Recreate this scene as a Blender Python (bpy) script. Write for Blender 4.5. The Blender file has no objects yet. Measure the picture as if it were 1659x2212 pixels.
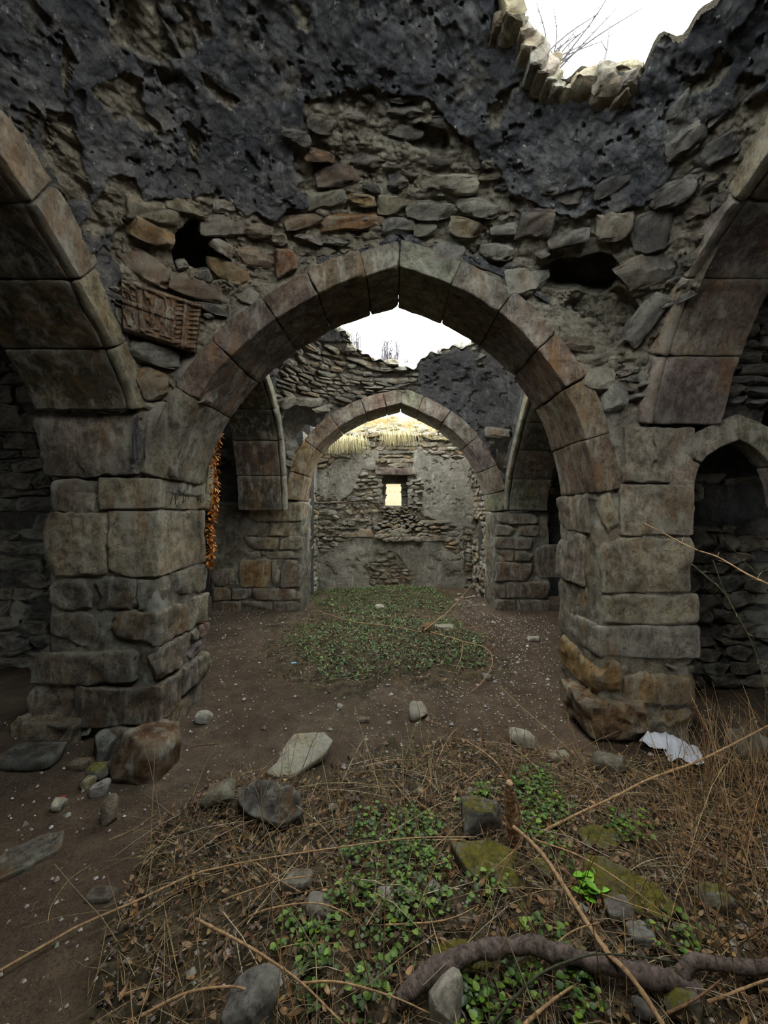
import bpy, bmesh, math, random
import numpy as np
from mathutils import Vector, Matrix
random.seed(7); RNG = np.random.default_rng(11)
C = bpy.context.scene.collection
S = bpy.context.scene
F = 900.0                      # focal length in pixels of the 1659 x 2212 frame
EYE = 1.6
# ---------------------------------------------------------------- camera, sky, exposure
cd = bpy.data.cameras.new('camera'); cam = bpy.data.objects.new('camera', cd); C.objects.link(cam)
cd.sensor_fit = 'VERTICAL'; cd.sensor_height = 36.0; cd.lens = F/2212*36
cd.shift_x = -(850-829.5)/2212; cd.shift_y = (1100-1106)/2212
cd.clip_start = 0.05; cd.clip_end = 500
cam.location = (0,0,EYE); cam.rotation_euler = (math.pi/2,0,0)
S.camera = cam
w = bpy.data.worlds.new('overcast_sky'); S.world = w; w.use_nodes = True
nt = w.node_tree; nt.nodes.clear()
tc = nt.nodes.new('ShaderNodeTexCoord'); nz = nt.nodes.new('ShaderNodeTexNoise'); rp = nt.nodes.new('ShaderNodeValToRGB')
bg = nt.nodes.new('ShaderNodeBackground'); wo = nt.nodes.new('ShaderNodeOutputWorld')
nz.inputs['Scale'].default_value = 2.2; nz.inputs['Detail'].default_value = 5
rp.color_ramp.elements[0].position = .36; rp.color_ramp.elements[0].color = (.70,.87,.98,1)
rp.color_ramp.elements[1].position = .56; rp.color_ramp.elements[1].color = (1,.99,.97,1)
bg.inputs['Strength'].default_value = 1.6
nt.links.new(tc.outputs['Generated'], nz.inputs['Vector']); nt.links.new(nz.outputs['Fac'], rp.inputs['Fac'])
nt.links.new(rp.outputs['Color'], bg.inputs['Color']); nt.links.new(bg.outputs['Background'], wo.inputs['Surface'])
S.view_settings.view_transform = 'Standard'; S.view_settings.look = 'None'
S.view_settings.exposure = 2.45; S.view_settings.gamma = 1.0; S.view_settings.use_curve_mapping = False
S.cycles.max_bounces = 6; S.cycles.diffuse_bounces = 4
try:
    S.cycles.use_denoising = True
except Exception: pass
# ---------------------------------------------------------------- helpers
def U(px, py, Y): return np.array([(px-850)*Y/F, Y, EYE-(py-1100)*Y/F])
def proj(P):
    P = np.asarray(P, float); Y = np.maximum(P[...,1], 1e-3)
    px = 850+F*P[...,0]/Y; py = 1100-F*(P[...,2]-EYE)/Y
    bad = P[...,1] < .05
    return np.where(bad, -9999, px), np.where(bad, -9999, py)
def hsh(ix, iy, iz, seed):
    h = (ix.astype(np.int64)*374761393 + iy.astype(np.int64)*668265263 + iz.astype(np.int64)*1274126177 + seed*2654435761) & 0xffffffff
    h = ((h ^ (h >> 13))*1274126177) & 0xffffffff
    h = ((h ^ (h >> 16))*2246822519) & 0xffffffff
    return ((h ^ (h >> 15)) & 0xffffff)/float(0xffffff)
def vn(P, seed=0):
    P = np.asarray(P, float); i = np.floor(P); f = P-i; f = f*f*f*(f*(f*6-15)+10); i = i.astype(np.int64)
    x, y, z = i[...,0], i[...,1], i[...,2]; fx, fy, fz = f[...,0], f[...,1], f[...,2]
    r = 0
    for dx in (0,1):
        for dy in (0,1):
            for dz in (0,1):
                r = r + hsh(x+dx, y+dy, z+dz, seed)*(fx if dx else 1-fx)*(fy if dy else 1-fy)*(fz if dz else 1-fz)
    return r*2-1
def fbm(P, freq=1, octv=4, seed=0, gain=.5, ridged=False):
    P = np.asarray(P, float)*freq; a = 1; s = 0; t = 0
    for k in range(octv):
        n = vn(P+k*17.3, seed+k*31)
        if ridged: n = 1-2*np.abs(n)
        s = s+a*n; t += a; a *= gain; P = P*2.03
    return s/t
def inpoly(px, py, poly):
    px = np.asarray(px); py = np.asarray(py); r = np.zeros(px.shape, bool); n = len(poly)
    for i in range(n):
        x0, y0 = poly[i]; x1, y1 = poly[(i+1) % n]
        c = (y0 > py) != (y1 > py)
        r ^= c & (px < (x1-x0)*(py-y0)/((y1-y0) if y1 != y0 else 1e-9)+x0)
    return r
def sstep(a, b, x): t = np.clip((x-a)/(b-a), 0, 1); return t*t*(3-2*t)
def mesh_from(name, V, Fa, mat=None, smooth=True, attrs=None, cols=None, sharp=0):
    V = np.asarray(V, np.float32); me = bpy.data.meshes.new(name)
    if isinstance(Fa, np.ndarray):
        n, k = Fa.shape; me.vertices.add(len(V)); me.vertices.foreach_set('co', V.ravel())
        me.loops.add(n*k); me.loops.foreach_set('vertex_index', Fa.astype(np.int32).ravel())
        me.polygons.add(n); me.polygons.foreach_set('loop_start', np.arange(0, n*k, k, dtype=np.int32))
        me.update(calc_edges=True)
    else:
        me.from_pydata(V.tolist(), [], [list(map(int, f)) for f in Fa]); me.update()
    me.polygons.foreach_set('use_smooth', np.full(len(me.polygons), smooth))
    if sharp: me.set_sharp_from_angle(angle=math.radians(sharp))
    for k, a in (attrs or {}).items():
        at = me.attributes.new(k, 'FLOAT', 'POINT'); at.data.foreach_set('value', np.asarray(a, np.float32).ravel())
    if cols is not None:
        cc = np.ones((len(V),4), np.float32); cc[:,:3] = cols
        at = me.attributes.new('col', 'FLOAT_COLOR', 'POINT'); at.data.foreach_set('color', cc.ravel())
    if mat: me.materials.append(mat)
    return me
def link(name, me, parent=None, loc=None, color=None, kind=None, label=None):
    o = bpy.data.objects.new(name, me); C.objects.link(o)
    if parent is not None: o.parent = parent
    if loc is not None: o.location = loc
    if color is not None: o.color = (*color, 1)
    if kind: o['kind'] = kind
    if label: o['label'] = label
    return o
def thing(name, label, cat, loc=(0,0,0), group=None):
    o = bpy.data.objects.new(name, None); C.objects.link(o); o.location = loc; o['label'] = label; o['category'] = cat; o['kind'] = 'thing'
    o.empty_display_size = .1
    if group: o['group'] = group
    return o
def tag(o, label, cat, group=None, kind=None):
    o['label'] = label; o['category'] = cat
    if group: o['group'] = group
    o['kind'] = kind or 'thing'
    return o
# ---------------------------------------------------------------- materials
def nodes(name):
    m = bpy.data.materials.new(name); m.use_nodes = True; t = m.node_tree
    return m, t, t.nodes['Principled BSDF']
def N(t, kind, **kw):
    n = t.nodes.new('ShaderNode'+kind)
    for k, v in kw.items():
        if k in n.inputs.keys(): n.inputs[k].default_value = v
        else: setattr(n, k, v)
    return n
def ramp(t, src, stops):
    r = t.nodes.new('ShaderNodeValToRGB'); e = r.color_ramp.elements
    while len(e) < len(stops): e.new(.5)
    for i, (p, c) in enumerate(stops):
        e[i].position = p; e[i].color = (c, c, c, 1) if isinstance(c, (int, float)) else (*c, 1)
    t.links.new(src, r.inputs['Fac']); return r.outputs['Color']
def mix(t, fac, a, b, mode='MIX'):
    m = t.nodes.new('ShaderNodeMix'); m.data_type = 'RGBA'; m.blend_type = mode
    for s, v in ((m.inputs[0], fac), (m.inputs[6], a), (m.inputs[7], b)):
        if hasattr(v, 'is_output') or hasattr(v, 'links'): t.links.new(v, s)
        elif isinstance(v, (int, float)): s.default_value = v
        else: s.default_value = (*v, 1)
    return m.outputs[2]
def noise(t, vec, scale, detail=6, rough=.6, dist=0):
    n = N(t, 'TexNoise'); n.inputs['Scale'].default_value = scale; n.inputs['Detail'].default_value = detail
    n.inputs['Roughness'].default_value = rough; n.inputs['Distortion'].default_value = dist
    t.links.new(vec, n.inputs['Vector']); return n.outputs['Fac']
def wpos(t, scale=None):
    g = N(t, 'NewGeometry'); v = g.outputs['Position']
    if scale:
        m = N(t, 'Mapping'); m.inputs['Scale'].default_value = scale; t.links.new(v, m.inputs['Vector']); v = m.outputs['Vector']
    return v
def bump(t, h, strength, dist, nrm=None):
    b = N(t, 'Bump'); b.inputs['Strength'].default_value = strength; b.inputs['Distance'].default_value = dist
    t.links.new(h, b.inputs['Height'])
    if nrm is not None: t.links.new(nrm, b.inputs['Normal'])
    return b.outputs['Normal']
def stone_mat(name, base=None, attr=None, soot=.45, lime=.35, ochre=.25, bmp=1.0, moss=0, streak=True, dirty=(.035,.036,.04)):
    m, t, p = nodes(name); P = wpos(t)
    if base is not None:
        rgb = N(t, 'RGB'); rgb.outputs[0].default_value = (*base, 1); c0 = rgb.outputs[0]
    elif attr: a = N(t, 'Attribute', attribute_name=attr); c0 = a.outputs['Color']
    else: oi = N(t, 'ObjectInfo'); c0 = oi.outputs['Color']
    big = noise(t, P, 2.6, 8, .62, .6); mid = noise(t, P, 11, 8, .68, .3); fine = noise(t, P, 75, 6, .7)
    c = mix(t, ramp(t, mid, [(.36,0),(.64,1)]), mix(t, 1, c0, (.50,.44,.38), 'MULTIPLY'), mix(t, 1, c0, (1.6,1.55,1.42), 'MULTIPLY'))
    c = mix(t, ramp(t, noise(t, P, 48, 9, .8, .6), [(.40,.7),(.5,0)]), c, mix(t, 1, c0, (.25,.21,.18), 'MULTIPLY'))
    gp = N(t, 'NewGeometry'); c = mix(t, ramp(t, gp.outputs['Pointiness'], [(.505,0),(.56,.55*min(1,lime*2))]), c, (.55,.53,.42))
    if ochre:
        o = noise(t, wpos(t, (3,3,.8)) if streak else P, 2.1, 7, .62, .5)
        c = mix(t, ramp(t, o, [(.52,0),(.64,min(1,ochre*1.9))]), c, (.40,.215,.07))
    if lime:
        l = noise(t, wpos(t, (5,5,1.5)) if streak else P, 2.4, 10, .72, .4)
        c = mix(t, ramp(t, l, [(.50,0),(.62,min(1,lime*1.8))]), c, (.56,.54,.44))
        sp = noise(t, P, 38, 4, .6); c = mix(t, ramp(t, sp, [(.66,0),(.72,lime)]), c, (.58,.57,.50))
    if soot: c = mix(t, ramp(t, big, [(.42,0),(.66,soot)]), c, dirty)
    if moss:
        g = N(t, 'NewGeometry'); sx = N(t, 'SeparateXYZ'); t.links.new(g.outputs['Normal'], sx.inputs[0])
        mm = N(t, 'Math', operation='MULTIPLY'); t.links.new(sx.outputs['Z'], mm.inputs[0]); t.links.new(ramp(t, noise(t, P, 11, 9, .78), [(.42,0),(.56,1)]), mm.inputs[1])
        c = mix(t, ramp(t, mm.outputs[0], [(.15,0),(.5,moss)]), c, mix(t, ramp(t, noise(t, P, 40, 6, .7), [(.38,0),(.58,1)]), (.07,.07,.008), (.27,.24,.02)))
    t.links.new(c, p.inputs['Base Color']); p.inputs['Roughness'].default_value = .93
    try: p.inputs['Specular IOR Level'].default_value = .2
    except Exception: pass
    n1 = bump(t, noise(t, P, 16, 10, .74, .3), 1.0, .05*bmp); n2 = bump(t, noise(t, P, 85, 6, .78), .9, .012*bmp, n1)
    t.links.new(n2, p.inputs['Normal']); return m
def skin_mat(name, plaster, plaster2, dirt, core, core2, specks=.5, dark=.6):
    """plaster over rubble; attribute 'fallen' says where the plaster has come away"""
    m, t, p = nodes(name); P = wpos(t)
    a = N(t, 'Attribute', attribute_name='fallen'); fa = a.outputs['Fac']
    big = noise(t, P, 1.7, 9, .66, .8); mid = noise(t, P, 6.5, 10, .72, .5); fine = noise(t, P, 42, 8, .72)
    st = noise(t, wpos(t, (7,7,1.3)), 2.0, 8, .7, .3)
    c = mix(t, ramp(t, mid, [(.42,0),(.62,1)]), plaster, plaster2)
    c = mix(t, ramp(t, big, [(.40,0),(.60,dark)]), c, dirt)
    c = mix(t, ramp(t, noise(t, P, 4.2, 7, .7, .6), [(.55,0),(.68,.6)]), c, tuple(q*.8 for q in core2))
    c = mix(t, ramp(t, st, [(.55,0),(.70,.55)]), c, tuple(min(1, q*1.7) for q in plaster2))
    c = mix(t, ramp(t, fine, [(.35,.6),(.47,0)]), c, tuple(q*.35 for q in dirt))
    sp = noise(t, P, 30, 3, .55); c = mix(t, ramp(t, sp, [(.67,0),(.70,specks)]), c, (.55,.54,.47))
    d = mix(t, ramp(t, noise(t, P, 9, 10, .75, .3), [(.36,0),(.64,1)]), core, core2)
    d = mix(t, ramp(t, noise(t, P, 34, 8, .75), [(.36,.75),(.5,0)]), d, (.02,.018,.015))
    c = mix(t, fa, c, d)
    t.links.new(c, p.inputs['Base Color']); p.inputs['Roughness'].default_value = .92
    p.inputs['Specular IOR Level'].default_value = .22
    n1 = bump(t, noise(t, P, 9, 12, .76, .5), 1.0, .09); n2 = bump(t, noise(t, P, 50, 8, .78), 1.0, .018, n1)
    t.links.new(n2, p.inputs['Normal']); return m
M = {}
M['stone'] = stone_mat('weathered_stone')
M['stone_wall'] = stone_mat('rubble_stone', streak=False, soot=.35, lime=.45, ochre=.15, bmp=1.1)
M['stone_many'] = stone_mat('rubble_stone_many', attr='col', streak=False, soot=.35, lime=.4, ochre=.15)
M['sooty'] = stone_mat('sooty_stone', streak=False, soot=.75, lime=.35, ochre=.1, bmp=1.2, dirty=(.03,.034,.045))
M['pale'] = stone_mat('pale_stone', streak=False, soot=.12, lime=.5, ochre=.25, bmp=.7)
M['mossy'] = stone_mat('mossy_stone', streak=False, soot=.4, lime=.25, ochre=0, moss=.85)
M['mortar'] = stone_mat('old_mortar', base=(.27,.25,.20), streak=False, soot=.4, lime=.6, ochre=.12, bmp=1.5)
M['dome'] = skin_mat('sooty_plaster', (.095,.099,.11), (.29,.285,.275), (.032,.034,.041), (.17,.15,.10), (.48,.43,.33), .85, .6)
M['dome2'] = skin_mat('grey_plaster', (.17,.17,.17), (.33,.32,.30), (.045,.047,.05), (.16,.14,.11), (.36,.33,.27), .5, .6)
M['apse'] = skin_mat('apse_plaster', (.42,.39,.31), (.62,.58,.46), (.17,.155,.125), (.24,.18,.11), (.50,.44,.33), .5, .55)
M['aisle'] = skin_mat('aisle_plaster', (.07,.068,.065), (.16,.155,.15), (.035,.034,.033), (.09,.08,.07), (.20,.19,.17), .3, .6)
def simple(name, base, rough=.8, attr=None, bmpf=0, var=.5, sss=0):
    m, t, p = nodes(name); P = wpos(t)
    if attr: a = N(t, 'Attribute', attribute_name=attr); c0 = a.outputs['Color']
    else:
        rgb = N(t, 'RGB'); rgb.outputs[0].default_value = (*base, 1); c0 = rgb.outputs[0]
    c = mix(t, ramp(t, noise(t, P, 30, 5, .6), [(.35,0),(.65,1)]), mix(t, 1, c0, (1-var,)*3, 'MULTIPLY'), c0)
    t.links.new(c, p.inputs['Base Color']); p.inputs['Roughness'].default_value = rough
    if bmpf: t.links.new(bump(t, noise(t, P, bmpf, 6, .7), .6, .004), p.inputs['Normal'])
    return m
M['leaf'] = simple('leaf', (1,1,1), .5, 'col', var=.35); M['straw'] = simple('dry_stalk', (1,1,1), .65, 'col', 120, .3)
M['cloth'] = simple('white_cloth', (.74,.79,.86), .7, None, 60, .1)
M['twig'] = None
def twig_mat(name, a, b, sc=60):
    m, t, p = nodes(name); tc = N(t, 'TexCoord'); mp = N(t, 'Mapping'); mp.inputs['Scale'].default_value = (1,1,1)
    P = wpos(t); n = noise(t, P, sc, 8, .7, .4); t.links.new(mix(t, ramp(t, n, [(.35,0),(.62,1)]), a, b), p.inputs['Base Color'])
    p.inputs['Roughness'].default_value = .8; t.links.new(bump(t, noise(t, P, sc*2, 6, .7), .8, .004), p.inputs['Normal']); return m
M['tan'] = twig_mat('tan_twig', (.22,.12,.05), (.55,.36,.18)); M['brown'] = twig_mat('brown_twig', (.09,.045,.02), (.28,.15,.07))
M['bark'] = twig_mat('grey_bark', (.022,.016,.012), (.17,.125,.10), 55); M['wood'] = twig_mat('split_wood', (.20,.11,.06), (.62,.40,.23), 45)
M['green_stem'] = twig_mat('dark_green_stem', (.02,.025,.01), (.08,.09,.04))
def earth_mat():
    m, t, p = nodes('trodden_earth'); P = wpos(t)
    a = N(t, 'Attribute', attribute_name='litter')
    big = noise(t, P, 1.3, 8, .65, .5); mid = noise(t, P, 9, 8, .7); fine = noise(t, P, 90, 6, .7)
    c = mix(t, ramp(t, big, [(.38,0),(.62,1)]), (.085,.060,.036), (.160,.120,.076))
    c = mix(t, ramp(t, mid, [(.4,.6),(.6,0)]), c, (.06,.038,.027))
    c = mix(t, ramp(t, fine, [(.40,.6),(.52,0)]), c, (.035,.022,.016))
    c = mix(t, ramp(t, noise(t, P, 170, 3, .6), [(.64,0),(.69,.6)]), c, (.36,.32,.27))
    c = mix(t, a.outputs['Fac'], c, mix(t, ramp(t, mid, [(.4,0),(.6,1)]), (.030,.026,.014), (.10,.080,.045)))
    t.links.new(c, p.inputs['Base Color']); p.inputs['Roughness'].default_value = .95; p.inputs['Specular IOR Level'].default_value = .15
    t.links.new(bump(t, fine, .7, .008, bump(t, mid, .8, .03)), p.inputs['Normal']); return m
M['earth'] = earth_mat()
# ---------------------------------------------------------------- stone shapes
_topo = {}
def cube_topo(nx, ny, nz):
    k = (nx, ny, nz)
    if k in _topo: return _topo[k]
    idx = {}; L = []; Fs = []
    def vi(a, b, c):
        q = (a, b, c)
        if q not in idx: idx[q] = len(L); L.append(q)
        return idx[q]
    for i in range(nx):
        for j in range(ny):
            Fs.append((vi(i,j,0), vi(i,j+1,0), vi(i+1,j+1,0), vi(i+1,j,0))); Fs.append((vi(i,j,nz), vi(i+1,j,nz), vi(i+1,j+1,nz), vi(i,j+1,nz)))
    for i in range(nx):
        for j in range(nz):
            Fs.append((vi(i,0,j), vi(i+1,0,j), vi(i+1,0,j+1), vi(i,0,j+1))); Fs.append((vi(i,ny,j), vi(i,ny,j+1), vi(i+1,ny,j+1), vi(i+1,ny,j)))
    for i in range(ny):
        for j in range(nz):
            Fs.append((vi(0,i,j), vi(0,i,j+1), vi(0,i+1,j+1), vi(0,i+1,j))); Fs.append((vi(nx,i,j), vi(nx,i+1,j), vi(nx,i+1,j+1), vi(nx,i,j+1)))
    _topo[k] = (np.array(L, float)/np.array([nx,ny,nz]), np.array(Fs)); return _topo[k]
def easing(t, n, dim, r):           # crowd samples towards the two ends so that the rounded arris is resolved
    if dim <= 2.5*r or n < 5: return t
    e = min(.3, 1.3/n*1.0); q = r*1.1/dim
    return np.where(t < e, t/e*q, np.where(t > 1-e, 1-(1-t)/e*q, q+(t-e)/(1-2*e)*(1-2*q)))
def block(dim, seed, res=.03, r=.02, amp=.008, cuts=3, cutd=.06, nmax=26, lumps=0):
    """a dressed or rough stone block of size dim, centred on the origin"""
    dim = np.asarray(dim, float); n = [int(np.clip(round(d/res), 2, nmax)) for d in dim]
    T, Fs = cube_topo(*n); P = np.stack([(easing(T[:,k], n[k], dim[k], r)-.5)*dim[k] for k in range(3)], 1)
    h = dim/2; rr = min(r, h.min()*.9); Q = np.clip(P, -(h-rr), h-rr); D = P-Q; L = np.linalg.norm(D, axis=1, keepdims=True)
    P = np.where(L > 1e-9, Q+D/np.maximum(L, 1e-9)*rr, P)
    rg = np.random.default_rng(seed)
    for _ in range(cuts):             # chipped corners and arrises
        v = rg.normal(size=3); v /= np.linalg.norm(v); v = np.sign(v)*np.abs(v)**.6; v /= np.linalg.norm(v)
        s = (np.abs(v)*h).sum(); dd = s-cutd*rg.uniform(.4,1.4); x = P@v
        P = np.where((x > dd)[:,None], P-np.outer(x-dd, v)*.9, P)
    off = seed*7.77
    dsp = np.stack([fbm(P+off+11*k, 5, 3, seed % 97+k) for k in range(3)], 1)*amp*1.6+np.stack([fbm(P+off+5*k, 22, 3, k) for k in range(3)], 1)*amp
    if lumps: dsp += (P/np.maximum(np.linalg.norm(P, axis=1, keepdims=True), 1e-6))*(fbm(P+off, 3.2/max(dim.max(), .05)*.5, 2, 5)*lumps)[:,None]
    return P+dsp, Fs
LIB = []
for s in range(18):                   # shared rubble stones, unit sized, each squared off and chipped its own way
    V, Fs = block((1,1,1), 500+s, .14, .07, .045, 10, .30)
    me = mesh_from('rubble_stone', V, Fs, M['stone_wall'], True, sharp=32); LIB.append((me, V, Fs))
LIBS = []
for me, V, Fs in LIB:
    m2 = me.copy(); m2.materials[0] = M['sooty']; LIBS.append((m2, V, Fs))
TAN = (.42,.34,.22); GRY = (.34,.33,.29); BRN = (.27,.19,.13); OCH = (.40,.24,.09); RST = (.32,.15,.07); DRK = (.09,.088,.088); PAL = (.48,.46,.38); PRP = (.22,.16,.14)
def pick(pal):
    c = pal[random.randrange(len(pal))]; k = random.uniform(.75, 1.3); return tuple(min(1, q*k*random.uniform(.93, 1.07)) for q in c)
def frame(x, y, z, sx, sy, sz, o):
    m = Matrix.Identity(4)
    for k, (v, s) in enumerate(((x, sx), (y, sy), (z, sz))):
        for r in range(3): m[r][k] = v[r]*s
    for r in range(3): m[r][3] = o[r]
    return m
class Pile:
    """stones of one wall: the 300 that show largest become parts, the rest one joined part"""
    def __init__(s): s.L = []
    def add(s, mat4, col, sooty=False, size=None):
        p = np.array(mat4.translation); px, py = proj(p); sz = max(np.linalg.norm(np.array(mat4)[:3,k]) for k in (0,2))
        if p[1] < .3 or px < -160 or px > 1820 or py < -160 or py > 2370: return
        s.L.append((sz/max(p[1],.3), mat4, col, sooty, random.randrange(len(LIB))))
    def emit(s, parent, limit=300, name='stone'):
        s.L.sort(key=lambda q: -q[0])
        for sz, m4, col, so, k in s.L[:limit]:
            o = bpy.data.objects.new(name, (LIBS if so else LIB)[k][0]); C.objects.link(o); o.parent = parent; o.matrix_local = m4; o.color = (*col, 1)
        R = s.L[limit:]
        if R:
            Vs = []; Fs = []; Cs = []; b = 0
            for sz, m4, col, so, k in R:
                _, V, Fa = LIB[k % 4]; A = np.array(m4); W = V@A[:3,:3].T+A[:3,3]; Vs.append(W); Fs.append(Fa+b); b += len(V); Cs.append(np.tile(col, (len(V),1)))
            link('small_rubble', mesh_from('small_rubble', np.vstack(Vs), np.vstack(Fs), M['stone_many'], True, cols=np.vstack(Cs)), parent, kind='stuff')
# ---------------------------------------------------------------- plastered skins on a grid
def skin(name, P, Nn, keep, mat, parent=None, regions=(), pits=(.35,.05), rough=.02, cav=(), kind='structure', fall=.06, seed=1, low=.03):
    """P: (a,b,3) grid, Nn: same, pointing INTO the masonry. regions: outlines where plaster is gone; cav: (px,py,rx,ry,depth) hollows"""
    a, b, _ = P.shape; Pf = P.reshape(-1,3); Nf = Nn.reshape(-1,3)
    px, py = proj(Pf); w1 = fbm(Pf, 6, 4, 3)*26+fbm(Pf, 2.2, 2, 8)*16; w2 = fbm(Pf, 6, 4, 13)*26+fbm(Pf, 2.2, 2, 18)*16
    sc = np.clip((3/np.maximum(Pf[:,1], .5))**1.5, .1, 1.2); fa = np.zeros(len(Pf))
    for poly in regions: fa = np.maximum(fa, inpoly(px+w1*sc, py+w2*sc, poly).astype(float))
    pit = fbm(Pf, 3.1, 5, seed+40, .6); pm = sstep(pits[0], pits[0]+.03, pit); fa = np.maximum(fa, pm*.95)
    fl = sstep(pits[0]-.12, pits[0]-.1, fbm(Pf, 7.5, 4, seed+90, .6))*.35
    d = low*fbm(Pf, 1.3, 3, seed)+rough*.35*fbm(Pf, 9, 4, seed+7)+fl*.05+rough*.25*fbm(Pf, 22, 3, seed+8)
    rr = fbm(Pf, 6, 5, seed+3, .62); ri = fbm(Pf*np.array([1,1,2.2]), 4.5, 4, seed+5, .55, True)
    d = d+fa*(fall*.6+fall*.9*rr+.03*ri)
    for cx, cy, rx, ry, dep in cav:
        q = np.hypot((px+w1*sc*.6-cx)/rx, (py+w2*sc*.6-cy)/ry); k = 1-sstep(.72, 1.0, q); d = d+k*dep; fa = np.maximum(fa, k)
    Pd = Pf+Nf*d[:,None]; idx = np.arange(a*b).reshape(a, b)
    kq = keep[:-1,:-1] & keep[1:,:-1] & keep[:-1,1:] & keep[1:,1:]
    q = np.stack([idx[:-1,:-1][kq], idx[1:,:-1][kq], idx[1:,1:][kq], idx[:-1,1:][kq]], 1)
    used = np.unique(q); mp = np.full(a*b, -1); mp[used] = np.arange(len(used))
    me = mesh_from(name, Pd[used], mp[q], mat, True, {'fallen': fa[used]})
    return link(name, me, parent, kind=kind)
# ================================================================ the large structure
def terr(x, y):
    x = np.asarray(x, float); y = np.asarray(y, float)
    P = np.stack([x, y, np.zeros_like(x)], -1)
    h = .03*fbm(P, .9, 3, 5)+.012*fbm(P, 5, 3, 6)
    h = h+.10*np.exp(-((x-.15)/1.0)**2-((y-5.0)/1.1)**2)+.10*np.exp(-((x-.0)/1.0)**2-((y-7.7)/.6)**2)
    h = h+.09*np.exp(-((x-.9)/1.1)**2-((y-1.6)/.55)**2)
    h = h+.10*np.exp(-((x+2.6)/.45)**2-((y-2.9)/.5)**2)
    return h
def G(px, py, h=0.0):
    """the point above the ground (by h) that shows at a picture position"""
    Y = 900*1.6/(py-1100)
    for _ in range(12):
        z = float(terr((px-850)*Y/F, Y))+h; Y = .5*Y+.5*F*(EYE-z)/(py-1100)
    return U(px, py, Y)
ys = np.concatenate([np.linspace(-2.4,1.0,30)[:-1], 1.0+7.6*np.linspace(0,1,340)**1.7]); xs = np.linspace(-1,1,420); xs = np.sign(xs)*np.abs(xs)**1.25*4.5
XX, YY = np.meshgrid(xs, ys, indexing='ij'); ZZ = terr(XX, YY)
tangle = [(380,1760),(470,1690),(620,1700),(760,1640),(1000,1600),(1250,1640),(1659,1620),(1800,2300),(150,2300),(260,1990)]
mound2 = [(560,1400),(640,1330),(700,1300),(850,1330),(960,1330),(1080,1380),(1080,1450),(1000,1490),(700,1500),(570,1470)]
mound3 = [(650,1310),(690,1240),(900,1230),(990,1290),(980,1330),(700,1335)]
Pf = np.stack([XX,YY,ZZ], -1); px, py = proj(Pf); n1 = fbm(Pf, 3, 4, 77)
lit = np.maximum.reduce([inpoly(px+n1*80, py+n1*60, p).astype(float) for p in (tangle, mound2, mound3)])
Pf = Pf+np.array([0,0,1])*((fbm(Pf, 14, 4, 4)*.012+lit*.02*fbm(Pf, 25, 3, 9))[...,None])
idx = np.arange(XX.size).reshape(XX.shape); q = np.stack([idx[:-1,:-1], idx[1:,:-1], idx[1:,1:], idx[:-1,1:]], -1).reshape(-1,4)
link('floor', mesh_from('floor', Pf.reshape(-1,3), q, M['earth'], True, {'litter': lit.ravel()*.85}), kind='structure')

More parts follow.
